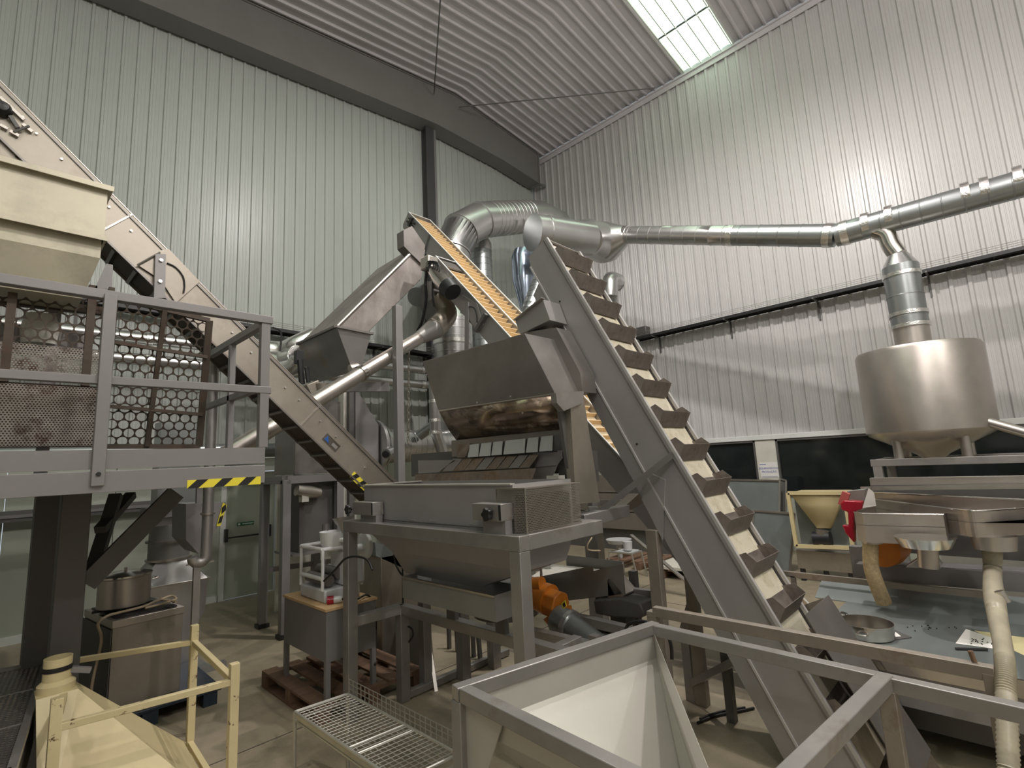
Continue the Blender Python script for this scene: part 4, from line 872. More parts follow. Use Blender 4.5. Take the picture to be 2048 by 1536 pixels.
part('tension_unit', MB().bar(q1(.12, -.07, X2 + WB_ + .05), q1(.36, -.07, X2 + WB_ + .05), .03, .03, up=n2).bar(q1(.10, -.14, X2 + WB_ + .05), q1(.34, -.14, X2 + WB_ + .05), .03, .03, up=n2).bar(q1(.22, -.02, X2 + WB_ + .04), q1(.22, -.18, X2 + WB_ + .04), .03, .06, up=d2), 'black', t1)
# underslung support plate with slot and strut
part('hanger_plate', MB().prism([at(u, v, x=X2 - .01) for u, v in ((925, 590), (955, 608), (968, 650), (958, 662), (932, 632), (921, 626))], (-.008, 0, 0)), 'steel_satin', t2)
part('slot_line', MB().tube(spline([at(u, v, x=X2 - .025) for u, v in ((938, 613), (948, 616), (953, 630), (954, 645))], 5), .008, 6), 'black', t2)
part('strut', MB().bar(at(951, 663, x=X2 - .04), at(972, 628, x=X2 - .04), .05, .05), 'grey_dark', t2)
part('hanger_post', MB().bar(at(934, 605, x=X2 - .03), at(933, 705, x=X2 - .03), .07, .02), 'grey', t2)
# gear motor at the head of the lower belt
gm = thing('gear_motor', 'grey and black geared motor slung beneath the tan belt head', 'motor', at(885, 560, x=X2 - .2))
xm_ = X2 - .18
ga_, gb2 = at(866, 540, x=xm_), at(900, 578, x=xm_)
part('motor_body', MB().tube([ga_, ga_.lerp(gb2, .5), gb2], [.085, .13, .12], 16), 'steel_bright', gm)
part('fan_cowl', MB().tube([gb2 - (gb2 - ga_) * .12, gb2 + (gb2 - ga_).normalized() * .09], [.145, .125], 16), 'black', gm)
part('gearbox', MB().box(*[tuple(v) for v in (at(858, 528, x=xm_) + V((-.09, -.1, -.1)), at(858, 528, x=xm_) + V((.1, .1, .1)))]), 'steel', gm, bevel=.02)
cb_ = MB()
for k_ in range(4):
    c = at(860 + k_ * 3, 532 + k_ * 2, x=xm_ - .08); cb_.tube(arc(c, .08 + .012 * k_, 0, 6.28, (0, 1, 0), (0, .3, 1), 14), .012, 6)
part('cable_coil', cb_, 'black', gm)
part('hanging_cable', MB().tube(spline([at(858, 530, x=xm_), at(851, 560, x=xm_), at(852, 600, x=xm_), at(845, 640, x=xm_), at(835, 662, x=xm_)], 6), .022, 8).tube(spline([at(866, 545, x=xm_), at(865, 590, x=xm_), at(868, 612, x=xm_)], 4), .015, 6), 'cable', gm)
# chute throat + elbow + long silver pipe
ep_ = thing('elbow_pipe', 'long silver pipe descending left from an elbow under the tan belts', 'pipe', at(640, 800, y=5.6))
pA, pB = at(893, 612, y=5.9), at(452, 911, y=5.2)
d_ = (pB - at(872, 655, y=5.85)).normalized()
e1_ = at(868, 658, y=5.85)
part('elbow', MB().tube(spline([at(872, 592, y=6.0), at(888, 612, y=5.95), at(893, 632, y=5.9), e1_], 6), [.155] * 19, 24), 'steel_warm', ep_)
part('throat', MB().prism([at(u, v, y=5.98) for u, v in ((866, 560), (905, 585), (896, 622), (880, 640), (862, 600))], (0, .3, 0)), 'steel_satin', ep_)
part('reducer', MB().tube([e1_ - d_ * .02, e1_ + d_ * .40], [.155, .09], 24), 'steel_satin', ep_)
part('tube', MB().tube([e1_ + d_ * .38, pB], .088, 24), 'steel', ep_)
q = e1_.lerp(pB, .46)
part('clamp_band', MB().tube([q - d_ * .03, q + d_ * .03], .10, 24), 'steel_bright', ep_)
# ================================================================ chute and hopper behind conveyor
YH2 = 6.2
ch = thing('inclined_chute', 'wide streaked steel chute sloping down left from the tan belt head', 'chute', at(700, 650, y=YH2))
rA, rB = at(673, 654, y=YH2), at(837, 491, y=YH2)
far = at(597, 690, x=rA.x).y; DYC = far - YH2
lo1, lo2 = at(737, 664, y=YH2), at(843, 557, y=YH2)
hi = at(749, 534, x=None, y=far)
dch = (rB - rA).normalized()
part('front_panel', MB().prism([rA, rB, at(850, 500, y=YH2), lo2, lo1], (0, .006, 0)), 'streaked', ch)
L2c = (at(749, 534, y=far) - V((rA.x, far, rA.z))).dot(dch)
fa = V((rA.x, far, rA.z))
part('sloping_lid', MB().prism([rA, rA + dch * (L2c + .15), fa + dch * L2c, fa], (0.004, 0, .006)), 'streaked', ch)
part('back_panel', MB().prism([p + V((0, DYC, 0)) for p in (rA, rA + dch * L2c, lo2 - dch * .5, lo1)], (0, .006, 0)), 'steel_dark', ch)
part('floor_panel', MB().prism([lo1, lo2, lo2 + V((0, DYC, 0)), lo1 + V((0, DYC, 0))], (0, 0, .006)), 'steel_dark', ch)
part('edge_tube', MB().tube([rA, rB], .028, 10), 'steel', ch)
part('head_box', MB().prism([at(u, v, y=YH2 - .04) for u, v in ((807, 460), (824, 452), (850, 490), (846, 530), (820, 505), (808, 492))], (0, .18, 0)), 'steel_dark', ch)
rim_r = at(742, 668, y=YH2)
hb = thing('collecting_hopper', 'dark square tapered hopper at the lower end of the streaked chute', 'hopper', at(680, 745, y=YH2 + .3))
Bz = at(703, 736, y=YH2 + .12); Br = at(722, 727, y=YH2 + .12)
fz = at(622, 757, x=Bz.x).y
top_ = [rA, rim_r, V((rim_r.x, far, rA.z)), V((rA.x, far, rA.z))]
bot_ = [Bz, V((Br.x, Bz.y, Bz.z)), V((Br.x, fz, Bz.z)), V((Bz.x, fz, Bz.z))]
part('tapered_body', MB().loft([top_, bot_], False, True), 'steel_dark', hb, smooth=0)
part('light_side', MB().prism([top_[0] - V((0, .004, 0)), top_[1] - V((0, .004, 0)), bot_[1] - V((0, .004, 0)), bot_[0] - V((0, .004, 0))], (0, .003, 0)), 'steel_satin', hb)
part('rim', MB().bar(rA - V((.02, .02, 0)), V((rA.x - .02, far, rA.z)), .04, .03).bar(rA - V((.02, .02, 0)), rim_r - V((-.02, .02, 0)), .04, .03), 'steel_dark', hb)
part('outlet_valve', MB().tube([at(700, 738, y=6.3), at(716, 735, y=6.3)], .06, 12), 'steel', hb)
part('gearbox', MB().bar(at(612, 782, y=6.0), at(636, 772, y=6.0), .16, .14), 'steel_warm', hb, bevel=.01)
part('round_cap', MB().tube([at(644, 768, y=5.95), at(645, 782, y=5.95)], [.10, .09], 16), 'steel_warm', hb)
part('valve_cluster', MB().tube([at(600, 720, y=6.3), at(604, 768, y=6.3)], .04, 8).tube([at(613, 735, y=6.2), at(617, 765, y=6.2)], .03, 8).box(*[tuple(v) for v in (at(597, 715, y=6.4) - V((.04, .04, .08)), at(597, 715, y=6.4) + V((.05, .05, .08)))]), 'black', hb)
bs = thing('bundled_wall_ducts', 'shiny wrinkled ducts on gable wall beside the chute hopper', 'duct', at(560, 700, y=8.2))
part('duct', MB().tube(spline([at(500, 694, y=8.4), at(560, 700, y=8.3), at(592, 688, y=8.0), at(625, 672, y=8.0)], 5), .14, 14), 'tape', bs)
part('duct', MB().tube(spline([at(520, 722, y=8.2), at(570, 722, y=8.0), at(597, 712, y=7.6)], 5), .17, 14), 'tape', bs)
part('duct', MB().tube(spline([at(565, 740, y=7.6), at(585, 735, y=7.4), at(597, 722, y=7.3)], 5), .13, 14), 'tape', bs)
part('tangled_cable', MB().tube(spline([at(545, 655, y=8.0), at(562, 665, y=8.0), at(560, 700, y=8.0), at(556, 712, y=8)], 6), .015, 6), 'cable', bs)
# upright post, beam, chain
up_ = thing('upright_post', 'tall grey square post rising between chute and silver pipe', 'post', (at(797, 900, y=5.5).x, 5.5, 0))
px_ = at(797, 800, y=5.5).x
part('post', MB().box((px_ - .05, 5.45, 0), (px_ + .05, 5.55, at(797, 613, y=5.5).z)), 'grey', up_, bevel=.004)
part('cross_beam', MB().bar((at(690, 775, y=5.9).x, 5.9, at(700, 775, y=5.9).z), (px_ + .1, 5.9, at(760, 773, y=5.9).z), .07, .12), 'grey', up_)
ch2 = thing('hoist_chain', 'steel hoist chain hanging beside the upright grey post', 'chain', at(812, 870, y=6.2))
lk = MB(); y_ = 6.2; p0, p1 = at(818, 690, y=y_), at(816, 895, y=y_); k = 30
for i in range(k):
    c = p0.lerp(p1, (i + .5) / k); h_ = (p0 - p1).length / k
    e = (1, 0, 0) if i % 2 else (0, 1, 0)
    pts = [c + V(e) * (.018 * math.cos(a)) + V((0, 0, h_ * .62 * math.sin(a))) for a in [j * math.pi / 4 for j in range(9)]]
    lk.tube(pts, .006, 5)
part('links', lk, 'steel', ch2, kind='stuff')
# grey steel frame with motor, left of the stand
gf = thing('grey_steel_frame', 'grey steel frame on black feet standing beside the emergency door', 'frame', (3.1, 6.7, 0))
YG = 6.7
xl, xr_ = at(572, 960, y=YG).x, at(678, 956, y=YG).x; zt_ = at(572, 960, y=YG).z
for x, y in ((xl, YG), (xr_, YG), (xl, YG + .7), (xr_, YG + .7)):
    part('leg', MB().box((x - .05, y - .05, .05), (x + .05, y + .05, zt_)), 'grey', gf, bevel=.004); part('foot', MB().box((x - .07, y - .07, 0), (x + .07, y + .07, .05)), 'black', gf)
part('top_rail', MB().bar((xl, YG, zt_), (xr_, YG, zt_), .10).bar((xl, YG, zt_), (xl, YG + .7, zt_), .10).bar((xr_, YG, zt_), (xr_, YG + .7, zt_), .1).bar((xl, YG + .7, zt_), (xr_, YG + .7, zt_), .10), 'grey', gf)
part('shelf_rail', MB().bar((xl, YG + .7, .72), (xr_ + .3, YG + .7, .68), .06), 'grey', gf)
part('hanging_body', MB().box((xl + .22, YG + .1, .95), (xr_ - .02, YG + .6, zt_ + .0)), 'grey_dark', gf)
part('body_lip', MB().box((xl + .12, YG + .05, .93), (xr_, YG + .65, .96)), 'steel_satin', gf)
jb = thing('junction_box', 'pale wall-mounted switch box beside the grey frame and door', 'switch box', at(605, 1000, y=7.9))
a, b = at(588, 975, y=7.9), at(614, 1018, y=7.9); part('case', MB().box((a.x, 7.8, b.z), (b.x, 8.0, a.z)), 'off_white', jb, bevel=.01)
part('switch', MB().tube([at(610, 1008, y=7.8), at(610, 1008, y=7.74)], .03, 12).tube([at(601, 1008, y=7.8), at(601, 1008, y=7.74)], .03, 12), 'black', jb)
part('backboard', MB().box((a.x - .2, 8.0, 0), (b.x + .6, 8.05, at(600, 960, y=8).z)), 'off_white', jb)
mt = thing('small_motor', 'small grey motor hanging under the top rail of grey frame', 'motor', at(615, 983, y=YG))
part('motor_body', MB().tube([at(593, 980, y=YG), at(620, 984, y=YG), at(640, 986, y=YG)], [.075, .085, .06], 16), 'steel', mt)
part('terminal_box', MB().box(*[tuple(v) for v in (at(607, 985, y=YG) - V((.04, .05, .12)), at(607, 985, y=YG) + V((.05, .05, 0)))]), 'off_white', mt)
# big machine body behind conveyor: dark bin, pale post, wedge, flange, spiral duct
mbx = thing('dust_filter_body', 'dark filter body and pale upright seen behind the inclined conveyor', 'filter', (3.2, 6.9, 0))
a, b = at(592, 800, y=6.9), at(690, 950, y=6.9)
part('dark_bin', MB().loft([[V((a.x, 6.9, zt_ + .06)), V((b.x, 6.9, zt_ + .06)), V((b.x, 7.6, zt_ + .06)), V((a.x, 7.6, zt_ + .06))], [V((a.x - .0, 6.9, a.z)), V((b.x, 6.9, a.z)), V((b.x, 7.6, a.z)), V((a.x, 7.6, a.z))]], True, True), 'steel_dark', mbx)
a, b = at(684, 778, y=6.85), at(709, 905, y=6.85)
part('pale_upright', MB().box((a.x, 6.8, 0), (b.x, 6.95, a.z)), 'off_white', mbx)
a, b = at(710, 783, y=6.7), at(757, 900, y=6.7)
part('dark_upright', MB().box((a.x - .08, 6.72, 0), (a.x, 6.8, a.z)), 'grey_dark', mbx)
part('wedge_panel', MB().prism([at(u, v, y=6.7) for u, v in ((711, 783), (716, 783), (757, 850), (757, 990), (711, 990))], (0, .1, 0)), 'grey', mbx)
q = at(748, 893, y=6.9); q2 = at(875, 893, y=6.9); q2 = V((q2.x, 6.9, q.z))
part('flange_disc', MB().tube([q - V((.02, 0, 0)), q + V((.03, 0, 0))], .40, 32), 'galv', mbx)
part('flange_disc', MB().tube([q + V((.1, 0, 0)), q + V((.13, 0, 0))], .33, 32), 'galv', mbx)
def spiral(a, b, r, par, m='galv', step=.10, nm='duct', n=28, seam=.006):
    a = V(a); b = V(b); d = (b - a).normalized(); L_ = (b - a).length; k = max(1, int(L_ / step)); pts = []; rs = []
    pts.append(a); rs.append(r)
    for i in range(k):
        s = (i + .5) * L_ / k
        for ds, dr in ((-.008, 0), (-.003, seam), (.003, seam), (.008, 0)): pts.append(a + d * (s + ds)); rs.append(r + dr)
    pts.append(b); rs.append(r)
    return part(nm, MB().tube(pts, rs, n), m, par, smooth=50)
spiral(q + V((.03, 0, 0)), q2 + V((.3, 0, 0)), .255, mbx)
part('small_outlet', MB().tube([at(772, 908, y=6.4), at(800, 896, y=6.6)], .075, 16), 'galv', mbx)
part('outlet_hole', MB().tube([at(771, 909, y=6.38), at(772, 908, y=6.4)], .05, 16), 'black', mbx)
sd = thing('small_galvanised_duct', 'thin taped galvanised duct dropping beside the stained hood', 'duct', at(878, 915, y=6.2))
part('duct', MB().tube([at(868, 760, y=6.2), at(871, 860, y=6.2), at(885, 905, y=6.2)], .085, 16), 'galv', sd)
for v in (800, 838, 862): part('tape_band', MB().tube([at(869 + (v - 800) * .02, v, y=6.2), at(869 + (v - 800) * .02, v + 6, y=6.2)], .093, 16), 'tape', sd)
part('branch', MB().tube([at(838, 872, y=6.6), at(868, 850, y=6.4)], .08, 16), 'galv_dark', sd)
# ================================================================ high ducts
dd = thing('curved_spiral_duct', 'big galvanised duct arching over beside the tan belt heads', 'duct', at(900, 720, y=7.3))
YD1 = 7.3; RD = .37
c = [at(903, 790, y=YD1), at(903, 650, y=YD1)]
spiral(V((c[1].x, YD1, 1.5)), V((c[1].x, YD1, at(903, 640, y=YD1).z)), .35, dd, 'galv', .14)
part('tape_band', MB().tube([V((c[1].x, YD1, at(903, 690, y=YD1).z)), V((c[1].x, YD1, at(903, 683, y=YD1).z))], .362, 28), 'tape', dd)
part('reducer', MB().tube([V((c[1].x, YD1, at(903, 640, y=YD1).z)), V((c[1].x, YD1, at(903, 612, y=YD1).z))], [.35, .22], 28), 'galv', dd)
bend = [at(902, 560, y=YD1), at(903, 505, y=YD1), at(922, 462, y=YD1), at(958, 441, y=YD1), at(975, 439, y=YD1)]
part('elbow_segment', MB().tube([bend[0], bend[1]], RD, 28), 'galv', dd); part('elbow_segment', MB().tube([bend[1], bend[2]], RD, 28), 'galv', dd)
part('elbow_segment', MB().tube(bend[1:5], RD, 28), 'galv', dd)
for p in (bend[1], bend[2], bend[3]):
    i_ = bend.index(p); dr = (bend[i_ + 1] - bend[i_ - 1]).normalized(); part('seam_ring', MB().tube([p - dr * .015, p + dr * .015], RD + .02, 28), 'galv', dd)
spiral(bend[4], at(1055, 433, y=YD1), RD, dd, 'galv', .12)
part('elbow_segment', MB().tube([at(1052, 433, y=YD1), at(1078, 434, y=YD1), at(1112, 450, y=YD1), at(1140, 500, y=YD1)], RD, 28), 'galv', dd)
vd = thing('vertical_spiral_duct', 'upright spiral duct with cone top behind the tan belts', 'duct', at(965, 700, y=7.9))
vx = at(963, 560, y=7.9).x
spiral((vx, 7.9, 2), (vx, 7.9, at(963, 505, y=7.9).z), .25, vd, 'galv_dark', .14)
part('tape_band', MB().tube([(vx, 7.9, at(963, 505, y=7.9).z), (vx, 7.9, at(963, 490, y=7.9).z)], .26, 24), 'galv', vd)
part('cone', MB().tube([(vx, 7.9, at(963, 490, y=7.9).z), (vx, 7.9, at(963, 474, y=7.9).z)], [.26, .16], 24), 'galv', vd)
cy = thing('cyclone', 'bluish polished cyclone separator left of elevator head', 'cyclone', at(1045, 640, y=6.8))
cxp = at(1046, 520, y=6.8).x
part('body', MB().tube([(cxp, 6.8, at(1045, 640, y=6.8).z), (cxp, 6.8, at(1045, 560, y=6.8).z), (cxp, 6.8, at(1045, 515, y=6.8).z), (cxp, 6.8, at(1045, 500, y=6.8).z)], [.06, .24, .25, .18], 28), 'blue_sheen_steel', cy)
sd2 = thing('slanting_spiral_duct', 'short dark spiral duct leaning between cyclone and elevator head', 'duct', at(1060, 620, y=5.6))
spiral(at(1030, 700, y=5.6), at(1088, 545, y=5.6), .15, sd2, 'galv_dark', .12)
sq_ = at(1030, 700, y=5.6); part('lower_duct', MB().tube([(sq_.x, sq_.y, 0), sq_], .145, 20), 'galv_dark', sd2)
cp = thing('capped_duct', 'dull capped duct end on the gable wall below belt heads', 'duct', at(836, 592, y=8.6))
part('cap', MB().tube([at(834, 594, y=8.4), at(858, 583, y=9.1)], [.20, .24], 24), 'galv_dark', cp)
# tee piece, cone and long pipe to tank
tp_ = thing('duct_tee', 'large galvanised tee with flat grey end cap at elevator head', 'duct', at(1130, 480, y=6.0))
ta_, tb2 = at(1066, 465, y=5.9), at(1180, 480, y=5.5)
dT = (tb2 - ta_).normalized()
part('barrel', MB().tube([ta_, ta_ + dT * .25, tb2], [.345, .345, .33], 32), 'galv', tp_)
part('end_cap', MB().tube([ta_ - dT * .012, ta_ + dT * .0], .352, 32), 'galv_dark', tp_)
part('seam_ring', MB().tube([ta_ + dT * .25, ta_ + dT * .29], .36, 32), 'galv', tp_)
PX = 8.8
m0 = at(1252, 470, x=PX)
part('side_branch', MB().tube([tb2 - dT * .1, at(1175, 475, y=5.6), at(1208, 487, y=5.6)], [.33, .36, .42], 32), 'galv', tp_)
m1_ = at(1207, 486, y=5.6)
part('cone', MB().tube([m1_, m1_.lerp(m0, .25), m0], [.42, .42, .19], 32), 'galv', tp_)
lp_ = thing('long_duct', 'long silver duct running right from the tee across ribbed wall', 'duct', at(1500, 470, x=PX))
m1 = at(1672, 471, x=PX); m2 = at(2048, 366, x=PX); m2 = m2 + (m2 - m1) * .9; RP = .175
mid = at(1464, 471, x=PX)
spiral(m0, mid, RP, lp_, 'galv', .22); spiral(mid, m1, RP, lp_, 'galv_dark', .3); spiral(m1, m2, RP, lp_, 'galv_dark', .22)
d1_ = (m1 - m0).normalized(); d2_ = (m2 - m1).normalized()
for p, d in ((m0, d1_), (mid, d1_), (m1 - d1_ * .1, d1_), (m1 + d2_ * .12, d2_)): part('tape_band', MB().tube([p - d * .05, p + d * .05], RP + .012, 28), 'tape', lp_)
for u, v in ((1733, 451), (1780, 437), (1932, 393), (1970, 383), (2036, 362)):
    p = at(u, v, x=PX); part('tape_band', MB().tube([p - d2_ * .045, p + d2_ * .045], RP + .012, 28), 'tape', lp_)
dr_ = thing('tank_duct', 'spiral duct dropping from the long duct into the steel tank', 'duct', at(1820, 660, x=PX))
ty_ = at(1822, 660, x=PX).y
zq = lambda v: at(1815, v, x=PX).z
part('elbow', MB().tube(spline([at(1752, 462, x=PX), at(1772, 470, x=PX), V((PX, ty_ + .06, zq(482))), V((PX, ty_ + .0, zq(505)))], 4), .115, 20), 'steel_bright', dr_)
part('reducer', MB().tube([(PX, ty_, zq(505)), (PX, ty_, zq(530))], [.12, .215], 24), 'galv', dr_)
spiral((PX, ty_, zq(530)), (PX, ty_, zq(655)), .215, dr_, 'galv_dark', .22)
for v in (545, 625, 650): part('tape_band', MB().tube([(PX, ty_, zq(v)), (PX, ty_, zq(v) - .05)], .228, 24), 'tape', dr_)
part('neck', MB().tube([(PX, ty_, zq(655)), (PX, ty_, zq(690))], .205, 24), 'steel', dr_)
tk = thing('steel_tank', 'round stainless tank with domed top and conical bottom on stand', 'tank', at(1845, 910, x=PX))
tcy = at(1846, 790, x=PX).y; TR = .70; z1_, z0_, zb_ = zq(705), at(1855, 868, x=PX).z, at(1860, 912, x=PX).z
part('shell', MB().lathe((PX, tcy, 0), [(.0, z1_ + .10), (.25, z1_ + .09), (TR - .10, z1_ + .04), (TR - .02, z1_ + .02), (TR, z1_ - .03), (TR, z0_ + .04), (TR - .03, z0_), (.18, zb_ + .03), (.12, zb_ - .02), (.0, zb_ - .02)], 56), 'steel', tk)
for dx, dy in ((-.38, .32), (-.38, -.36), (.38, .32), (.38, -.36)): part('leg', MB().tube([(PX + dx, tcy + dy, z0_), (PX + dx, tcy + dy, zb_ - .01)], .055, 16), 'steel', tk)
ts = thing('square_tube_stand', 'grey square-tube stand under the round stainless tank', 'stand', (PX, tcy, 0))
zf = zb_ - .055
for x in (PX - .5, PX + .5):
    part('top_rail', MB().bar((x, tcy - 1.6, zf), (x, tcy + .62, zf), .09), 'frame', ts, bevel=.004)
    for y in (tcy + .55, tcy - 1.5): part('leg', MB().box((x - .05, y - .05, 0), (x + .049, y + .05, zf - .046)), 'frame', ts)
part('top_rail', MB().bar((PX - .45, tcy + .55, zf - .001), (PX + .45, tcy + .55, zf - .001), .088), 'frame', ts)
single('slanted_pipe', MB().tube([at(1968, 842, x=PX - .3), at(2075, 872, x=PX - .3)], .06, 14), 'steel', 'bare steel pipe slanting down to the right beside tank', 'pipe')
# ================================================================ RIGHT: sorter, tables, back stuff
so = thing('optical_sorter', 'stainless sorting machine with open trays and red side bracket', 'sorter', at(1850, 1130, x=5.2))
def wall_strip(pts, z0, z1, t=.006):
    mb = MB()
    for a, b in zip(pts, pts[1:]):
        d = (V(b) - V(a)); d.z = 0; n_ = V((-d.y, d.x, 0)).normalized() * t
        mb.box8([V((a[0], a[1], z0)), V((b[0], b[1], z0)), V((b[0], b[1], z0)) + n_, V((a[0], a[1], z0)) + n_, V((a[0], a[1], z1)), V((b[0], b[1], z1)), V((b[0], b[1], z1)) + n_, V((a[0], a[1], z1)) + n_])
    return mb
zt_s = 1.42
A1 = [at(1748, 1011, z=zt_s), at(1708, 1025, z=zt_s), at(1722, 1027, z=zt_s), at(1888, 1029, z=zt_s)]
A1 = [at(1748, 1011, z=zt_s), at(1708, 1024, z=zt_s), at(1725, 1027, z=zt_s), at(1886, 1029, z=zt_s), at(1905, 1018, z=zt_s)]
zb_s = at(1730, 1085, x=A1[2].x).z
part('lower_tray', wall_strip(A1, zb_s, zt_s), 'steel', so)
part('tray_rim', MB().tube([p for p in A1], .006, 8), 'steel_bright', so)
part('tray_floor', MB().prism([V((p.x, p.y, zt_s - .10)) for p in A1], (0, 0, .005)), 'steel_dark', so)
zt2 = 1.46
A2 = spline([at(1748, 998, z=zt2), at(1850, 1011, z=zt2), at(1925, 1020, z=zt2), at(1965, 1021, z=zt2), at(2048, 1016, z=zt2), at(2140, 1010, z=zt2)], 5)
zb2 = at(1960, 1074, x=A2[15].x).z
part('upper_tray', wall_strip(A2, zb2, zt2), 'steel', so)
part('tray_rim', MB().tube(A2, .006, 8), 'steel_bright', so)
zt3 = 1.52
A3 = [at(1745, 985, z=zt3), at(2140, 1004, z=zt3)]
part('back_tray', wall_strip(A3, zt3 - .14, zt3), 'steel', so); part('tray_rim', MB().tube(A3, .007, 8), 'steel_bright', so)
part('tray_floor', MB().prism([V((p.x, p.y, 1.37)) for p in A2] + [V((p.x, p.y, 1.37)) for p in reversed(A3)], (0, 0, .005)), 'steel_dark', so)
xb = 5.9
part('feed_channel', MB().bar(at(1742, 963, x=xb), at(2100, 959, x=xb), .10, .066), 'steel', so)
part('channel_lip', MB().bar(at(1722, 977, x=xb - .1), at(2100, 972, x=xb - .1), .05, .035), 'steel_bright', so)
part('side_cheek', MB().prism([at(1737, 976, x=5.5), at(1748, 985, x=5.5), at(1752, 1012, x=5.2), at(1725, 1016, x=5.2)], (.01, 0, 0)), 'steel', so)
part('grey_cap', MB().prism([at(1694, 983, x=5.6), at(1730, 979, x=5.6), at(1728, 1005, x=5.6), at(1700, 998, x=5.6)], (.15, 0, 0)), 'steel_satin', so)
part('red_bracket', MB().prism([at(u, v, x=5.4) for u, v in ((1681, 1006), (1688, 1001), (1724, 1003), (1724, 1018), (1708, 1024), (1708, 1086), (1690, 1066), (1684, 1050), (1697, 1052), (1695, 1024), (1682, 1020))], (.1, 0, 0)), 'red', so, bevel=.01)
part('red_arm', MB().bar(at(1693, 985, x=5.45), at(1684, 1010, x=5.45), .05, .06), 'red_pink', so)
def uend(cu, v0, v1, r, x, nm='outlet'):
    a, b = at(cu, v0, x=x), at(cu, v1, x=x); return part(nm, MB().tube([a, V((a.x, a.y, b.z))], r, 20), 'steel', so)
uend(1741, 1062, 1086, .075, A1[2].x + .10); qx = min(p.x for p in A2[8:18]) + .16; uend(1985, 1070, 1098, [.14, .125], qx, 'outlet')
part('round_pan', MB().tube([at(1848, 1074, x=5.0), V((at(1848, 1074, x=5.0).x, at(1848, 1074, x=5.0).y, at(1848, 1094, x=5.0).z))], [.19, .15], 24), 'steel_bright', so)
part('outlet_pipe', MB().tube([at(1855, 1092, x=5.0), at(1857, 1135, x=5.0)], .065, 16), 'steel', so)
part('grey_block', MB().prism([at(u, v, x=5.1) for u, v in ((1812, 1135), (1838, 1119), (1868, 1122), (1880, 1138))], (.25, 0, 0)), 'frame', so)
part('dark_body', MB().box((6.2, -1.5, .95), (7.0, at(1745, 1000, x=6.2).y, 1.60)), 'grey_dark', so)
part('machine_beam', MB().prism([at(u, v, x=5.9) for u, v in ((1712, 1128), (2120, 1152), (2120, 1190), (1714, 1160))], (.3, 0, 0)), 'grey', so)
part('dark_base', MB().prism([at(u, v, x=6.1) for u, v in ((1715, 1160), (1770, 1165), (1770, 1235), (1720, 1200))], (.3, 0, 0)), 'grey_dark', so)
for y in (at(1720, 1150, x=6.1).y, -.9): part('leg', MB().box((6.05, y - .05, 0), (6.15, y + .05, 1.0)), 'grey', so)
# light boxes behind
lb = thing('pale_box', 'pale box shape behind the sorter outlet pipes', 'box', (7.6, .4, .0))
a, b = at(1880, 1105, x=7.4), at(2100, 1158, x=7.4); part('body', MB().box((7.4, -1.6, .0), (7.9, a.y, a.z)), 'off_white', lb)
og = single('orange_cone', MB().tube([at(1800, 1095, x=6.0), at(1775, 1096, x=5.75), at(1762, 1100, x=5.6)], [.09, .15, .145], 24), 'orange', 'orange rounded motor cowl hanging under the stainless sorter trays', 'motor')
# hoses
h1 = thing('tan_sock_hose', 'tan cloth hose hanging from left outlet of the stainless sorter', 'hose', at(1765, 1195, x=4.6))
part('hose', MB().tube(spline([at(1741, 1084, x=A1[2].x + .1), at(1742, 1130, x=A1[2].x + .1), at(1752, 1165, x=A1[2].x + .1), at(1768, 1205, x=A1[2].x + .15)], 8), .058, 18), 'hose_tan', h1)
h2 = thing('ribbed_hose', 'clear ribbed hose hanging from the right outlet of stainless sorter', 'hose', at(2005, 1330, x=4.2))
hp_ = spline([at(1985, 1096, x=qx), at(1985, 1150, x=qx - .05), at(1988, 1190, x=4.05), at(1996, 1240, x=3.6), at(2008, 1310, x=3.2), at(2012, 1390, x=3.0), at(2018, 1560, x=2.8)], 40)
rs = [(.062 if i % 2 else .055) * (1 - .42 * min(1, i / (.6 * len(hp_)))) for i in range(len(hp_))]
part('hose', MB().tube(hp_, rs, 14), 'hose_clear', h2, smooth=60)
part('hose_clip', MB().tube([at(1997, 1182, x=3.9), at(2012, 1205, x=3.9)], .025, 10), 'steel_bright', h2)
# galvanised table / tray
gt = thing('zinc_work_table', 'long zinc tray table with raised rear edge in front of sorter', 'table', (4.4, .4, 0))
TZ = .62; tx0, tx1, tyy1, tyy0 = 4.24, 5.74, 1.25, -1.2
part('top', MB().box((tx0, tyy0, TZ - .03), (tx1, tyy1, TZ)), 'zinc_table', gt)
part('rear_splash', MB().box((tx1 - .004, tyy0, TZ), (tx1, tyy1 + .2, TZ + .14)) if 0 else MB().prism([(tx1 - .30, tyy0, TZ), (tx1 + .05, tyy0, TZ + .12), (tx1 + .05, tyy0, TZ + .112), (tx1 - .30, tyy0, TZ - .006)], (0, tyy1 + .25 - tyy0, 0)), 'zinc_table', gt)
part('front_lip', MB().box((tx0 - .02, tyy0, TZ - .10), (tx0, tyy1 - .35, TZ + .0)), 'steel_bright', gt)
part('front_drawer', MB().box((tx0 - .0, tyy0, TZ - .30), (tx0 + .05, tyy1 - .4, TZ - .10)), 'grey', gt)
part('under_body', MB().box((tx0 + .2, tyy0, .12), (tx1 - .2, tyy1 - .1, TZ - .03)), 'grey_dark', gt)
part('rear_rail', MB().box((5.60, .2, .74), (5.64, 1.80, .79)), 'angle', gt)
for yy in (.23, 1.7): part('rail_post', MB().box((5.60, yy, 0), (5.64, yy + .04, .75)), 'angle', gt)
for x in (tx0 + .06, tx1 - .06):
    for y in (tyy1 - .45, -.9): part('leg', MB().box((x - .03, y - .03, 0), (x + .03, y + .03, TZ - .03)), 'frame', gt)
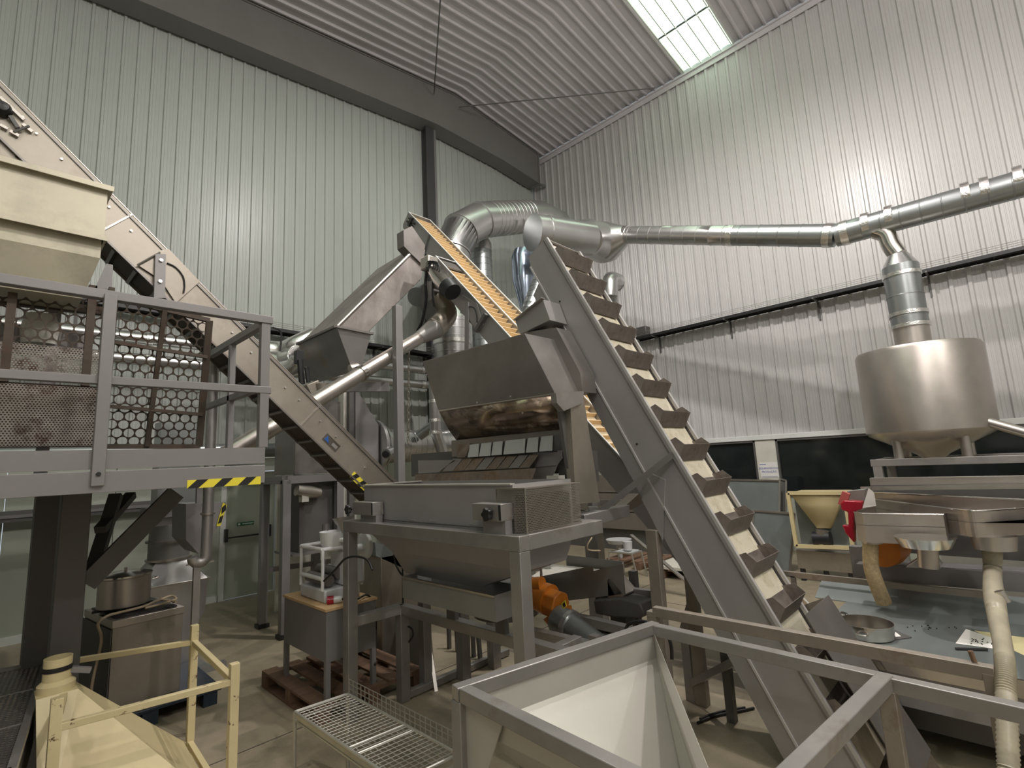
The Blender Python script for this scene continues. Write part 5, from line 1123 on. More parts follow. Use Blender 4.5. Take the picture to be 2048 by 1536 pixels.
# items on the table
def tab(u, v, dz=0): return at(u, v, z=TZ + dz)
q = tab(1735, 1272)
pn = thing('steel_pan', 'round steel pan with loop handles on zinc work table', 'pan', q); pr_ = .165
part('body', MB().lathe(q, [(.0, .002), (pr_ - .01, .002), (pr_, .01), (pr_ + .004, .10), (pr_ + .001, .10), (pr_ - .004, .012), (.0, .008)], 36), 'steel_bright', pn)
part('handle', MB().tube(spline([q + V((-pr_, .03, .055)), q + V((-pr_ - .04, .02, .06)), q + V((-pr_ - .04, -.03, .06)), q + V((-pr_, -.04, .055))], 4), .005, 6), 'steel', pn)
part('handle', MB().tube(spline([q + V((pr_, .03, .055)), q + V((pr_ + .04, .02, .06)), q + V((pr_ + .04, -.03, .06)), q + V((pr_, -.04, .055))], 4), .005, 6), 'steel', pn)
def flat(name, lab, cat, pts, m, t=.004, dz=.001, grp=None):
    return single(name, MB().prism([tab(u, v, dz) for u, v in pts], (0, 0, t)), m, lab, cat)
flat('clipboard', 'dark metal plate lying beside the steel pan on table', 'plate', ((1740, 1258), (1768, 1252), (1824, 1276), (1790, 1281)), 'grey_dark', .006)
flat('label_card', 'small white label card on the dark plate by the pan', 'card', ((1775, 1267), (1792, 1265), (1802, 1273), (1784, 1275)), 'paper', .002, .009)
flat('paper_sheet', 'white paper sheet with dark crumbs on zinc table', 'paper', ((1932, 1258), (2008, 1284), (2006, 1300), (1911, 1287)), 'paper', .001, .002)
flat('paper_sheet', 'yellowish paper sheet on zinc table partly under white sheet', 'paper', ((1948, 1261), (2048, 1275), (2110, 1300), (2050, 1312), (2004, 1290)), 'paper_y', .001, .0005)
flat('cardboard_piece', 'small white card at the left end of zinc table', 'card', ((1672, 1230), (1690, 1228), (1693, 1240), (1675, 1243)), 'paper', .003)
single('marker_pen', MB().tube([tab(1911, 1297, .01), tab(1975, 1299, .01)], .008, 8), 'black', 'black marker pen lying on zinc table below the white paper', 'pen')
single('metal_scoop', MB().tube(spline([tab(1722, 1246, .02), tab(1740, 1243, .04), tab(1758, 1246, .02)], 5), .008, 8).box(*[tuple(v) for v in (tab(1742, 1252, .0), tab(1756, 1246, .03))]), 'steel_bright', 'shiny small metal scoop lying behind the steel pan', 'scoop')
single('black_glove', MB().tube(spline([tab(1684, 1226, .02), tab(1692, 1228, .03), tab(1697, 1236, .01)], 5), .012, 8), 'black', 'black glove scrap at left end of zinc table', 'glove')
cr_ = MB()
for i in range(34):
    u, v = random.choice([(random.uniform(1815, 1915), 1250 + random.gauss(4, 3)), (random.uniform(1940, 1990), random.uniform(1277, 1290))]); p = tab(u, v, .002)
    cr_.box((p.x - .004, p.y - .004, p.z), (p.x + .004, p.y + .003, p.z + .005))
o = single('scattered_crumbs', cr_, 'black', 'dark crumbs scattered on zinc table', 'crumbs'); o['kind'] = 'stuff'
# angle-iron rail frame around boot
af = thing('angle_rail_frame', 'worn angle-iron rail frame crossing in front of the elevator foot', 'frame', (3.8, 1.0, 0))
ax0, ax1 = 3.08, 4.62; yA, yB = 1.78, .19; zA = 1.0
part('near_rail', MB().box((ax0 - .025, yB, zA - .03), (ax0 + .025, yA + .02, zA + .03)), 'angle', af, bevel=.003)
part('upright', MB().box((ax0 - .03, yA, 0), (ax0 + .03, yA + .06, zA)), 'angle', af)
part('upright', MB().box((ax0 - .03, yB - .02, 0), (ax0 + .03, yB + .04, zA)), 'angle', af)
part('rust_pin', MB().tube([(ax0 + .01, yB + .06, zA + .02), (ax0 + .01, yB + .07, zA + .075)], .010, 8), 'wood', af)
# far yellow funnel cart
yf = thing('yellow_funnel_cart', 'pale yellow funnel in square frame on steel cabinet by dark window', 'funnel', at(1640, 1160, x=8.7))
X8 = 8.7
fr = MB(); cs = [at(1576, 986, x=X8), at(1688, 986, x=X8), at(1706, 1096, x=X8), at(1593, 1092, x=X8)]
for a, b in zip(cs, cs[1:] + cs[:1]): fr.bar(a, b, .05, .05)
part('frame', fr, 'yellow', yf)
part('side_panel', MB().prism([V((X8 + .25, p.y, p.z)) for p in cs], (.01, 0, 0)), 'zinc_table', yf)
fp = [at(1580, 986, x=X8), at(1686, 986, x=X8), at(1656, 1058, x=X8), at(1631, 1058, x=X8)]
part('funnel', MB().loft([[fp[0], fp[1], fp[1] + V((.6, -.0, 0)), fp[0] + V((.6, 0, 0))], [fp[3] + V((.1, 0, 0)), fp[2] + V((.1, 0, 0)), fp[2] + V((.3, 0, 0)), fp[3] + V((.3, 0, 0))]]), 'yellow', yf, solid=.01)
part('valve', MB().tube([at(1628, 1078, x=X8 + .1), at(1662, 1078, x=X8 + .1)], .11, 16), 'black', yf)
part('valve_pipe', MB().tube([at(1645, 1060, x=X8 + .1), at(1645, 1092, x=X8 + .1)], .09, 14), 'steel', yf)
a, b = at(1592, 1100, x=X8 + .05), at(1711, 1165, x=X8 + .05)
part('cabinet', MB().box((X8 + .05, b.y, .18), (X8 + .7, a.y, a.z)), 'steel_warm', yf)
for y in (b.y + .05, (a.y + b.y) / 2, a.y - .05): part('leg', MB().box((X8 + .06, y - .03, 0), (X8 + .12, y + .03, .2)), 'black', yf)
def leaning(name, lab, px, x, m, tilt=.12, lean=True):
    a, b, c_, d = [at(u, v, x=x) for u, v in px]; zz_ = 0
    P = [V((x + tilt, a.y, a.z)), V((x + tilt, b.y, b.z)), V((x - tilt * .5, c_.y, max(0, c_.z))), V((x - tilt * .5, d.y, max(0, d.z)))]
    t = thing(name, lab, 'panel', P[3], 'sheets leaning under the windows'); part('sheet', MB().prism(P, (.025, 0, 0)), m, t, bevel=.003)
    fr = MB()
    for p, q in zip(P, P[1:] + P[:1]): fr.bar(p - V((.01, 0, 0)), q - V((.01, 0, 0)), .03, .03)
    part('edge_frame', fr, 'steel', t); return t, P
leaning('framed_sheet', 'grey framed panel leaning against the wall under small window', [(1450, 960), (1556, 962), (1560, 1085), (1462, 1100)], 10.4, 'zinc_table')
leaning('metal_sheet', 'front pale grey sheet leaning beside the yellow funnel cart', [(1505, 1022), (1586, 1028), (1588, 1196), (1500, 1190)], 9.3, 'zinc_table', .08)
leaning('metal_sheet', 'dark edged panel standing behind the grey framed leaning panel', [(1556, 958), (1569, 962), (1573, 1085), (1560, 1085)], 10.6, 'grey_dark')
# dark background machine between stand and elevator
dk = thing('dark_storage_rack', 'dark board-sided storage rack in the shade behind the elevator', 'rack', (9.6, 5.2, 0))
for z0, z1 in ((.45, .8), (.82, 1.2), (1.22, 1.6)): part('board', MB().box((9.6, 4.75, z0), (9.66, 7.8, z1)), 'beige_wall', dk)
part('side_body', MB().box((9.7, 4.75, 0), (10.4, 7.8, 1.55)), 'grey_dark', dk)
wp = thing('wood_pallet', 'wooden pallet on floor beside the small white stool', 'pallet', at(1270, 1140, z=0), 'wooden pallets on the floor')
q = at(1270, 1140, z=0)
for i in range(5): part('deck_board', MB().box((q.x + .0, q.y - .6 + i * .26, .12), (q.x + .9, q.y - .45 + i * .26, .145)), 'wood', wp)
for i in range(3): part('block', MB().box((q.x + .0, q.y - .6 + i * .5, 0), (q.x + .9, q.y - .48 + i * .5, .12)), 'wood', wp)
for k, (u, v) in enumerate(((1375, 1150),)):
    q = at(u, v, z=0.1); w2 = thing('wood_pallet', 'wooden pallet behind the elevator side under stacked pale sheets', 'pallet', (q.x, q.y, 0), 'wooden pallets on the floor')
    for i in range(5): part('deck_board', MB().box((q.x, q.y - .6 + i * .26, .12), (q.x + .9, q.y - .45 + i * .26, .145)), 'wood', w2)
    for i in range(3): part('block', MB().box((q.x, q.y - .6 + i * .5, 0), (q.x + .9, q.y - .48 + i * .5, .12)), 'wood', w2)
    single('flat_sheet_stack', MB().box((q.x, q.y - .5, .146), (q.x + .8, q.y + .6, .19)), 'off_white', 'pale flat sheets stacked on the pallet behind the elevator', 'sheets')
ws = thing('white_stool', 'small pale wire-leg stool on the floor in dark background', 'stool', at(1255, 1140, x=8.0))
q = at(1225, 1142, x=7.6); sz_ = at(1250, 1104, x=7.6).z; y0, y1 = at(1281, 1140, x=7.6).y, q.y
sl = MB()
for y in (y0, y1):
    for x in (7.5, 7.8): sl.tube([(x, y, 0), (x, y + (.08 if y == y0 else -.02), sz_)], .014, 8)
sl.tube([(7.5, y0 + .08, sz_), (7.5, y1 - .02, sz_), (7.8, y1 - .02, sz_), (7.8, y0 + .08, sz_), (7.5, y0 + .08, sz_)], .014, 8)
part('wire_frame', sl, 'wire', ws)
part('seat', MB().box((7.5, y0 + .12, sz_), (7.8, y1 - .15, sz_ + .02)), 'white_metal', ws)
single('white_canister', MB().lathe(at(1256, 1100, x=7.6), [(.0, 0), (.07, 0), (.08, .14), (.0, .15)], 16), 'white_metal', 'small pale container standing on the wire-leg stool', 'container')
single('pale_disc_tray', MB().lathe(at(1238, 1086, x=8.4), [(.0, 0), (.2, 0), (.24, .07), (.0, .05)], 24).tube([at(1238, 1086, x=8.4), V((at(1238, 1086, x=8.4).x, at(1238, 1086, x=8.4).y, 0))], .05, 10), 'white_metal', 'pale dish on a short foot behind the white stool', 'dish')
lr0, lr1 = at(1262, 1070, x=7.0), at(1305, 1106, x=7.0)
lr1 = lr1 + (lr1 - lr0) * (lr1.z / (lr0.z - lr1.z))
single('loose_ramp_plate', MB().bar(lr0, lr1, .08, .02), 'steel_bright', 'bright bare metal strip slanting behind the elevator leg', 'strip')
# ---- lower machinery beside stand
tr = thing('discharge_trough', 'open grey steel trough with white sheet behind the hopper stand leg', 'trough', at(1150, 1200, x=3.9))
X9 = 3.95
part('front_side', MB().prism([at(u, v, x=3.75) for u, v in ((1055, 1158), (1185, 1132), (1186, 1142), (1245, 1128), (1250, 1188), (1062, 1210))], (.008, 0, 0)), 'zinc_box', tr)
part('back_side', MB().prism([at(u, v, x=4.45) for u, v in ((1131, 1110), (1247, 1123), (1250, 1170), (1135, 1150))], (.008, 0, 0)), 'zinc_box', tr)
part('end_side', MB().prism([at(1247, 1124, x=4.45), at(1250, 1185, x=4.3), at(1250, 1188, x=3.76), at(1245, 1130, x=3.76)], (0, .008, 0)), 'steel', tr)
part('trough_floor', MB().prism([at(1055, 1160, x=3.78), at(1180, 1150, x=3.78), at(1200, 1140, x=4.4), at(1100, 1130, x=4.4)], (0, 0, .01)), 'off_white', tr)
part('white_flap', MB().prism([at(u, v, x=4.2) for u, v in ((1048, 1134), (1075, 1118), (1098, 1118), (1102, 1130), (1098, 1142), (1055, 1142))], (.02, 0, 0)), 'white', tr)
part('round_bin', MB().lathe(at(1010, 1168, x=3.4) - V((0, 0, .25)), [(.0, 0), (.3, .0), (.36, .25), (.0, .25)], 28), 'grey_dark', tr)
part('rod', MB().tube([at(1081, 1085, x=3.6), at(1083, 1175, x=3.6)], .012, 8), 'steel', tr)
for y_ in (1.75, 2.5): part('leg', MB().box((4.0, y_, 0), (4.06, y_ + .06, 1.0)), 'grey_dark', tr)
om = thing('orange_geared_motor', 'bright orange geared motor behind the front leg of hopper stand', 'motor', at(1100, 1230, x=3.4))
XO = 3.35
part('motor_body', MB().tube([at(1066, 1175, x=XO), at(1075, 1190, x=XO), at(1100, 1200, x=XO)], [.085, .12, .125], 20), 'orange', om)
part('motor_bell', MB().tube([at(1058, 1170, x=XO - .05), at(1085, 1168, x=XO - .03)], .06, 18), 'orange', om)
part('gear_housing', MB().tube([at(1095, 1203, x=XO), at(1122, 1212, x=XO)], .115, 8), 'orange', om, bevel=.01)
part('foot_flange', MB().tube([at(1115, 1225, x=XO), at(1122, 1240, x=XO)], [.13, .11], 18), 'orange', om)
part('nameplate', MB().prism([at(u, v, x=XO - .14) for u, v in ((1122, 1207), (1130, 1200), (1133, 1212), (1126, 1218))], (.004, 0, 0)), 'yel_tape', om)
part('plate_mark', MB().prism([at(u, v, x=XO - .143) for u, v in ((1125, 1208), (1129, 1204), (1131, 1212), (1127, 1215))], (.002, 0, 0)), 'black', om)
gp = thing('galvanised_screw_pipe', 'grey galvanised pipe running down from the orange geared motor', 'pipe', at(1160, 1290, x=3.3))
part('pipe', MB().tube([at(1118, 1238, x=3.32), at(1150, 1260, x=3.28), at(1205, 1300, x=3.2)], [.115, .10, .09], 20), 'galv_dark', gp)
part('collar', MB().tube([at(1135, 1250, x=3.3), at(1142, 1254, x=3.3)], .125, 20), 'galv', gp)
bmx = thing('black_drive_unit', 'black vibrating drive unit beside grey trough end', 'motor', at(1235, 1230, x=3.9))
part('housing', MB().prism([at(u, v, x=3.8) for u, v in ((1187, 1168), (1200, 1158), (1214, 1160), (1212, 1205), (1190, 1200))], (.25, 0, 0)), 'black', bmx, bevel=.01)
part('grey_cheek', MB().prism([at(u, v, x=3.75) for u, v in ((1213, 1160), (1218, 1152), (1250, 1190), (1235, 1205), (1215, 1203))], (.2, 0, 0)), 'steel', bmx, bevel=.01)
part('lower_housing', MB().prism([at(u, v, x=3.7) for u, v in ((1186, 1200), (1240, 1196), (1280, 1206), (1290, 1228), (1280, 1238), (1230, 1236), (1190, 1228))], (.3, 0, 0)), 'grey_dark', bmx, bevel=.015)
part('side_rail', MB().prism([at(u, v, x=3.9) for u, v in ((1250, 1176), (1301, 1182), (1301, 1200), (1250, 1195))], (.06, 0, 0)), 'steel_satin', bmx)
part('base_leg', MB().box((3.8, at(1240, 1230, x=3.8).y - .05, 0), (3.95, at(1240, 1230, x=3.8).y + .1, at(1240, 1232, x=3.8).z)), 'grey_dark', bmx)
mr = thing('machine_base_frame', 'low tube frame carrying the orange motor and drive', 'frame', (3.4, 2.2, 0))
part('long_rail', MB().bar(at(1130, 1231, x=3.55), at(1262, 1262, x=3.55), .07), 'frame', mr, bevel=.003)
part('long_rail', MB().bar(at(1050, 1262, x=3.05), at(1200, 1298, x=3.05), .07), 'frame', mr, bevel=.003)
part('lower_box', MB().box(*[tuple(v) for v in (at(1175, 1262, x=3.5), at(1240, 1290, x=3.5) + V((.2, 0, 0)))]), 'grey_dark', mr)
yq = at(1065, 1300, x=3.05).y
for u in (1065, 1190):
    y_ = at(u, 1280, x=3.05).y; part('leg', MB().box((3.02, y_ - .03, 0), (3.08, y_ + .03, at(u, 1270, x=3.05).z)), 'frame', mr)
cbm2 = single('black_hose_loop', MB().tube(spline([at(u, v, x=3.2) for u, v in ((1252, 1262), (1256, 1250), (1275, 1243), (1300, 1246), (1330, 1260), (1342, 1290), (1344, 1318))], 6), .012, 8), 'cable', 'black cable arching over the frame corner beside the elevator', 'cable')
fcab = single('floor_cable', MB().tube(spline([at(u, v, z=.012) for u, v in ((1395, 1446), (1430, 1432), (1480, 1422), (1508, 1416))], 6), .010, 8).tube(spline([at(u, v, z=.012) for u, v in ((1400, 1438), (1440, 1424), (1490, 1415))], 6), .010, 8), 'cable', 'black cable pair lying on the floor by elevator base', 'cable')
# leftover background items under stand: leaning plate, tools
lpn = thing('leaning_steel_plate', 'tall dark steel plate leaning behind the inner stand leg', 'plate', at(860, 1400, x=3.0))
part('plate', MB().prism([at(840, 1215, x=3.1), at(856, 1212, x=3.1), at(875, 1400, x=3.0), at(770, 1385, x=3.3), at(780, 1240, x=3.35)], (.02, .02, 0)), 'steel_satin', lpn)
part('toothed_edge', MB().bar(at(848, 1218, x=3.06), at(873, 1392, x=2.96), .03, .03), 'steel_bright', lpn)
gb = thing('steel_side_bin', 'brownish steel bin standing behind the white machine table', 'bin', at(780, 1300, x=3.2))
q0, q1 = at(752, 1112, y=5.1), at(812, 1300, y=5.1)
part('shell', MB().box((q0.x, 5.0, 0), (q1.x + .25, 5.6, q0.z)), 'steel_warm', gb, bevel=.01)
part('sloped_top', MB().prism([at(750, 1085, y=5.0), at(780, 1092, y=5.0), at(815, 1140, y=5.0), at(752, 1112, y=5.0)], (0, .5, 0)), 'zinc_table', gb)
tl_ = 0
for (u0, v0, u1, v1, lab) in ((897, 1235, 900, 1345, 'dark bar leaning left of the others behind the stand'), (912, 1238, 918, 1350, 'grey tube standing between tools behind the stand'), (945, 1250, 948, 1330, 'dark slim rod standing near the back stand leg'), (955, 1255, 962, 1335, 'slanted slim rod right of the dark rods behind stand')):
    a = at(u0, v0, x=3.7); b = at(u1, v1, x=3.7); b = b + (b - a).normalized() * max(0, (b.z - .0) / max(1e-3, -(b - a).normalized().z))
    single('metal_bar', MB().bar(a, b, .035), 'grey_dark', lab, 'bar', 'bars standing behind the hopper stand')
bk = thing('back_square_leg', 'grey square leg of a rear machine behind stand', 'leg', at(929, 1358, z=0))
a = at(929, 1358, z=0); part('tube', MB().box((a.x - .05, a.y - .04, 0), (a.x + .05, a.y + .05, .72)), 'frame', bk)
a = at(990, 1335, z=0); part('tube', MB().box((a.x - .05, a.y - .04, 0), (a.x + .05, a.y + .05, .8)), 'frame', bk)

wl_ = thing('wall_floodlight', 'small dark light fitting fixed at the start of the right-hand cable tray', 'lamp', (XW - .1, 6.2, 4.8))
q = at(1284, 665, x=XW - .3)
part('housing', MB().box((XW - .35, q.y - .14, q.z - .12), (XW - .12, q.y + .14, q.z + .14)), 'grey_dark', wl_, bevel=.02)
part('arm', MB().box((XW - .14, q.y - .03, q.z - .03), (XW - .0, q.y + .03, q.z + .03)), 'black', wl_)
se = thing('small_elbow_duct', 'small pale galvanised elbow on ribbed wall behind the upper buckets', 'duct', at(1220, 570, x=XW - .3))
part('elbow', MB().tube(spline([V((XW - .045, at(1225, 560, x=XW - .3).y, at(1225, 560, x=XW - .3).z)), at(1222, 560, x=XW - .35), at(1220, 575, x=XW - .4), at(1219, 592, x=XW - .4)], 5), .21, 20), 'galv', se)
# ================================================================ FOREGROUND: front hopper, yellow frame, wire shelf, pallet, table
HZ = 1.05
A, B, C = at(921, 1383, z=HZ), at(1305, 1256, z=HZ), at(1772, 1362, z=HZ)
Dp = at(1600, 1536, z=HZ); dCD = (Dp - C).normalized(); dAD = (at(1240, 1545, z=HZ) - A).normalized()
# intersection of A + s*dAD and C + t*dCD in plan
den = dAD.x * dCD.y - dAD.y * dCD.x; s_ = ((C.x - A.x) * dCD.y - (C.y - A.y) * dCD.x) / den; D = A + dAD * s_
fhz = thing('front_hopper', 'large pale steel hopper in square-tube frame at the very front', 'hopper', ((A.x + C.x) / 2, (A.y + C.y) / 2, 0))
tw = .056
BX = B + (C - B).normalized() * 3.0
uAB = (B - A).normalized(); uAD = (D - A).normalized(); A2_ = A + uAD * (tw / 2 + .0005)
for nm, p, q in (('rim_tube', A, B), ('rim_tube', A2_, D), ('rim_tube', B, BX), ('rim_tube', D, C)):
    part(nm, MB().bar(p + V((0, 0, -.005 if nm == 'rim_tube' and q is BX else 0)), q + V((0, 0, -.005 if q is BX else 0)), tw, tw, ext=tw / 2 if q is B else 0), 'frame', fhz, bevel=.004)
for p in (A, B, C, D): part('leg', MB().box((p.x - .03, p.y - .03, 0), (p.x + .03, p.y + .03, HZ - tw / 2)), 'angle' if p is not A else 'frame', fhz, bevel=.004)
E_ = B + (D - B) * .93
zt0 = HZ - .02; zt1 = HZ - .14
ins = .012
A_i, B_i, E_i = A + V((ins, -ins, 0)), B + V((-ins, -ins, 0)), E_
ctr = V((A.x + .50, A.y - .80, 0))
top = [V((p.x, p.y, zt0)) for p in (A_i, B_i, E_i)]
mid = [V((p.x, p.y, zt1)) + (V((ctr.x, ctr.y, zt1)) - V((p.x, p.y, zt1))) * .03 for p in (A_i, B_i, E_i)]
bot = [V((ctr.x - .08, ctr.y + .08, .42)), V((ctr.x + .08, ctr.y + .08, .42)), V((ctr.x + .05, ctr.y - .05, .42))]
part('hopper_shell', MB().loft([top, mid, bot]), 'hopper_in', fhz, solid=.004, smooth=0)
part('corner_gusset', MB().prism([A + V((-.0, -.03, -.03)), A + V((0, -.26, -.03)), A + V((.0, -.03, -.5))], (.006, 0, 0)), 'hopper_in', fhz)
# ---- pale yellow inverted hopper cart
ZY = .80
R1, R2, L2, L1 = at(468, 1362, z=ZY), at(388, 1284, z=ZY), at(146, 1322, z=ZY), at(110, 1456, z=ZY)
yc_ = thing('yellow_hopper_cart', 'pale yellow upturned hopper inside chipped angle-iron frame', 'hopper', ((R1.x + L1.x) / 2, (R1.y + R2.y) / 2, 0))
for (p, ht, m) in ((R1, .10, 'yellow_chip'), (R2, .12, 'yellow_chip'), (L2, .12, 'yellow_chip'), (L1, .14, 'yellow_chip')):
    part('corner_post', MB().box((p.x - .024, p.y - .024, 0), (p.x + .024, p.y + .024, ZY + ht)), m, yc_, bevel=.003)
for p, q in ((R1, R2), (R2, L2), (R1, L1), (L1, L2)): part('rail', MB().bar(p, q, .035, .035), 'yellow_chip' if p is R1 and q is L1 else 'yellow', yc_, bevel=.003)
for p, q in ((R1, R2), (R2, L2), (R1, L1), (L1, L2)): part('bottom_rail', MB().bar(V((p.x, p.y, .12)), V((q.x, q.y, .12)), .035, .035), 'yellow', yc_, bevel=.003)
nc_ = at(113, 1365, z=.86)
nk_ = [V((nc_.x + dx, nc_.y + dy, .82)) for dx, dy in ((-.09, -.09), (.09, -.09), (.09, .09), (-.09, .09))]
ba_ = [V((L1.x - .02, L1.y + .02, .16)), V((R1.x - .05, R1.y + .03, .16)), V((R2.x - .05, R2.y - .03, .16)), V((L2.x - .02, L2.y - .02, .16))]
part('hopper_cone', MB().loft([ba_, nk_], False, True), 'yellow', yc_, smooth=0)
part('hopper_skirt', MB().loft([ba_, [p - V((0, 0, .14)) for p in ba_]]), 'yellow', yc_, smooth=0)
part('neck', MB().lathe((nc_.x, nc_.y, .80), [(.0, 0), (.088, 0), (.088, .06), (.066, .08), (.066, .20), (.06, .20), (.055, .1), (.0, .1)], 28), 'yellow', yc_)
part('neck_band', MB().tube([(nc_.x, nc_.y, .93), (nc_.x, nc_.y, .955)], .070, 28), 'black', yc_)
part('clamp_bolt', MB().bar((nc_.x + .06, nc_.y - .02, .92), (nc_.x + .15, nc_.y - .03, .89), .03), 'grey', yc_)
# ---- perforated rack at far left
pk = thing('perforated_rack', 'dark perforated metal rack at the bottom left edge', 'rack', at(20, 1500, z=.0) + V((0, 0, 0)))
zr = .72; a = at(92, 1325, z=zr); b = at(22, 1545, z=zr); c = at(-60, 1345, z=zr); ex = (b - a); eyv = (c - a); eyv = (eyv - ex.normalized() * eyv.dot(ex.normalized()))
part('perforated_top', perf(a, ex, eyv, ex.length, eyv.length, .030, .0105, 6), 'steel_dark', pk, smooth=0, solid=.003, kind='stuff')
fr = MB(); fr.bar(a, b, .035).bar(a, a + eyv, .035).bar(b, b + eyv, .035)
for t_ in (.33, .66): fr.bar(a + ex * t_, a + ex * t_ + eyv, .012)
part('rim', fr, 'frame', pk)
for p in (a, b): part('leg', MB().box((p.x - .02, p.y - .02, 0), (p.x + .02, p.y + .02, zr)), 'frame', pk)
part('side_sheet', MB().prism([a, b, b - V((0, 0, .3)), a - V((0, 0, .3))], (.004, 0, 0)), 'grey_dark', pk)
# ---- wire basket shelf
wsz = .50
w0, w1 = at(590, 1424, z=wsz), at(696, 1388, z=wsz); wr_ = at(905, 1497, z=wsz); wl2 = at(748, 1538, z=wsz)
wsx = thing('wire_shelf_cart', 'zinc wire shelf cart in front of wooden pallet', 'shelf', (w0.x, w0.y - .3, 0))
e_l = ((wr_ - w1).normalized() + (wl2 - w0).normalized()).normalized(); e_w = (w1 - w0); Lw = 1.15
w3, w2_ = w0 + e_l * Lw, w1 + e_l * Lw
frm = MB()
for p, q in ((w0, w1), (w0, w3), (w1, w2_), (w3, w2_)): frm.tube([p, q], .010, 8); frm.tube([p - V((0, 0, .045)), q - V((0, 0, .045))], .007, 8)
frm.tube([w0 + e_l * Lw * .58, w1 + e_l * Lw * .58], .008, 8); frm.tube([w0 + e_l * Lw * .66, w1 + e_l * Lw * .66], .008, 8)
part('rim', frm, 'wire', wsx)
for i in range(1, 10): part('long_wire', MB().tube([w0.lerp(w1, i / 10) + V((0, 0, -.006)), w3.lerp(w2_, i / 10) + V((0, 0, -.006))], .0028, 6), 'wire', wsx)
for i in range(1, 30): part('cross_wire', MB().tube([w0.lerp(w3, i / 30), w1.lerp(w2_, i / 30)], .0022, 6), 'wire', wsx)
part('side_strip', MB().prism([w0, w3, w3 - V((0, 0, .05)), w0 - V((0, 0, .05))], (.002, 0, 0)), 'wire', wsx)
bk_ = MB()
for k in range(3): bk_.tube([w1 + V((0, 0, .03 * (k + 1))) + e_w.normalized() * .01, w2_ + V((0, 0, .03 * (k + 1))) + e_w.normalized() * .01], .0028, 6)
for k in range(24): p = w1.lerp(w2_, k / 23) + e_w.normalized() * .01; bk_.tube([p, p + V((0, 0, .09))], .0025, 6)
part('back_fence', bk_, 'wire', wsx)
for p in (w0, w1, w2_, w3): part('leg', MB().tube([p, V((p.x, p.y, 0))], .012, 10), 'wire', wsx)
# ---- wooden pallet under white-machine table
plt = thing('wood_pallet', 'brown wooden pallet under the particle-board table', 'pallet', (2.5, 4.8, 0), 'wooden pallets on the floor')
PX0, PX1, PY0, PY1 = 1.98, 2.98, 4.22, 5.42
for i in range(5):
    x = PX0 + i * (PX1 - PX0 - .14) / 4; part('deck_board', MB().box((x, PY0, .122), (x + .14, PY1, .144)), 'wood', plt, bevel=.002)
for j in range(3):
    y = PY0 + j * (PY1 - PY0 - .1) / 2; part('cross_board', MB().box((PX0, y, .10), (PX1, y + .1, .122)), 'wood', plt)
    for i in range(3): x = PX0 + i * (PX1 - PX0 - .1) / 2; part('block', MB().box((x, y, .022), (x + .1, y + .1, .10)), 'wood', plt)
for i in range(3): x = PX0 + i * (PX1 - PX0 - .1) / 2; part('bottom_board', MB().box((x, PY0, 0), (x + .1, PY1, .022)), 'wood', plt)
TZ2 = .86; TX0, TX1, TY0, TY1 = 2.06, 2.52, 4.26, 5.12
tbl = thing('particle_board_table', 'grey metal cabinet table with tan particle-board top on pallet', 'table', (2.3, 4.7, .144))
part('top', MB().box((TX0 - .01, TY0 - .01, TZ2 - .02), (TX1 + .01, TY1 + .01, TZ2)), 'particle', tbl)
part('cabinet', MB().box((TX0, TY0, TZ2 - .42), (TX1, TY1, TZ2 - .02)), 'grey', tbl, bevel=.003)
for x in (TX0, TX1 - .04):
    for y in (TY0, TY1 - .04): part('leg', MB().box((x, y, .144), (x + .04, y + .04, TZ2 - .42)), 'grey', tbl)
# ---- white bench machine on table
wmx = thing('white_bench_machine', 'white enamelled bench machine with tube frame on particle-board table', 'machine', (2.3, 4.75, TZ2))
mx, my = 2.30, 4.72
part('base', MB().box((mx - .17, my - .28, TZ2), (mx + .17, my + .22, TZ2 + .11)), 'white_metal', wmx, bevel=.015)
part('body', MB().box((mx + .0, my - .34, TZ2 + .11), (mx + .19, my - .02, TZ2 + .42)), 'white_metal', wmx, bevel=.03)
tf_ = MB(); zf_ = TZ2 + .45
c4 = [(mx - .17, my + .20), (mx - .17, my - .24), (mx + .17, my - .30), (mx + .17, my + .20)]
for i in range(4):
    p, q = c4[i], c4[(i + 1) % 4]; tf_.tube([(p[0], p[1], zf_), (q[0], q[1], zf_)], .018, 10); tf_.tube([(p[0], p[1], TZ2 + .1), (p[0], p[1], zf_)], .014, 10)
tf_.tube([(mx - .17, my + .2, TZ2 + .2), (mx - .17, my - .24, TZ2 + .2)], .018, 10)
part('tube_frame', tf_, 'white', wmx)
part('dark_rollers', MB().tube([(mx - .10, my + .17, TZ2 + .17), (mx - .10, my - .22, TZ2 + .17)], .05, 14).tube([(mx - .0, my + .17, TZ2 + .22), (mx - .0, my - .22, TZ2 + .22)], .05, 14), 'steel_dark', wmx)
q = at(665, 1078, x=mx - .05)
part('feed_cup', MB().lathe(q - V((0, 0, .10)), [(.0, 0), (.07, 0), (.10, .06), (.115, .17), (.10, .17), (.0, .12)], 24), 'white', wmx)
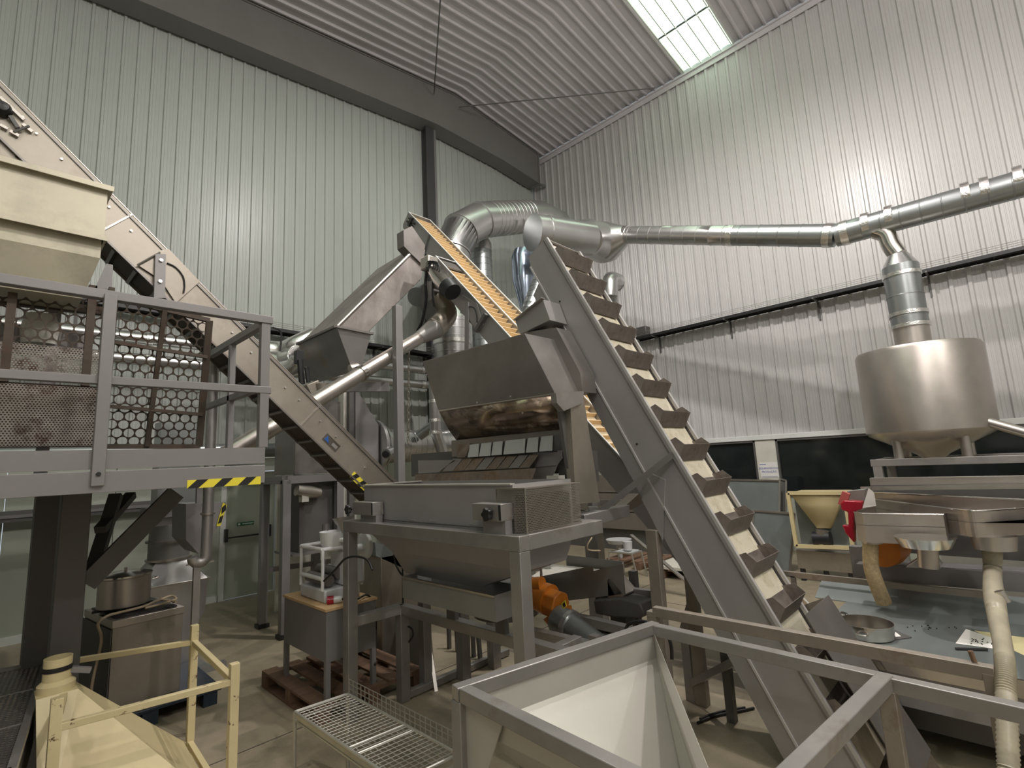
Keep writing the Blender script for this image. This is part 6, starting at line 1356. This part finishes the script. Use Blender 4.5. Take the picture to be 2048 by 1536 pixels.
part('plunger', MB().tube([at(652, 1072, x=mx - .05), at(652, 1048, x=mx - .05)], .035, 10), 'steel_dark', wmx)
q = at(686, 1036, x=mx)
part('funnel', MB().tube([at(686, 1035, x=mx), at(688, 1065, x=mx)], [.095, .012], 24), 'steel_satin', wmx)
part('top_casting', MB().box(*[tuple(v) for v in (at(664, 1072, x=mx) - V((.04, 0, 0)), at(700, 1085, x=mx) + V((.06, 0, 0)))]), 'white', wmx, bevel=.01)
q = at(726, 1092, x=mx + .1)
part('pulley_guard', MB().tube([q, q + V((.035, 0, 0))], .115, 28), 'white', wmx, bevel=.006)
part('pulley_hub', MB().tube([q - V((.08, 0, .02)), q - V((-.02, 0, .02))], .045, 16), 'white', wmx)
part('mains_cable', MB().tube(spline([at(u, v, x=2.05) for u, v in ((648, 1162), (670, 1140), (690, 1118), (712, 1113), (735, 1120), (745, 1140))], 6), .009, 8), 'cable', wmx)
pg2 = thing('mains_plug', 'white and red industrial plug lying on the particle-board table', 'plug', at(668, 1200, z=TZ2 + .03))
a, b = at(655, 1201, z=TZ2 + .03), at(684, 1198, z=TZ2 + .03)
part('white_grip', MB().tube([a.lerp(b, .45), b], [.032, .026], 16), 'white', pg2); part('red_collar', MB().tube([a, a.lerp(b, .45)], .036, 16), 'red', pg2)
part('cable', MB().tube(spline([b, at(710, 1200, z=TZ2 + .02), at(735, 1190, z=TZ2 + .02), at(750, 1215, z=TZ2 - .1), at(752, 1260, z=.5), at(750, 1330, z=.3)], 6), .009, 8), 'cable', pg2)
single('black_gas_pipe', MB().tube([at(805, 1125, x=2.75), at(806, 1215, x=2.75)], .008, 8).tube(spline([at(788, 1105, x=2.7), at(790, 1125, x=2.7), at(800, 1145, x=2.7), at(806, 1150, x=2.72)], 6), .008, 8), 'cable', 'thin black cable hanging at left end of the feeder tray', 'cable')
single('bent_black_hose', MB().tube(spline([at(u, v, x=2.7) for u, v in ((810, 1252), (822, 1256), (826, 1270), (818, 1284))], 6), .008, 8), 'cable', 'curved black hose piece by the inner leg of stand', 'hose')
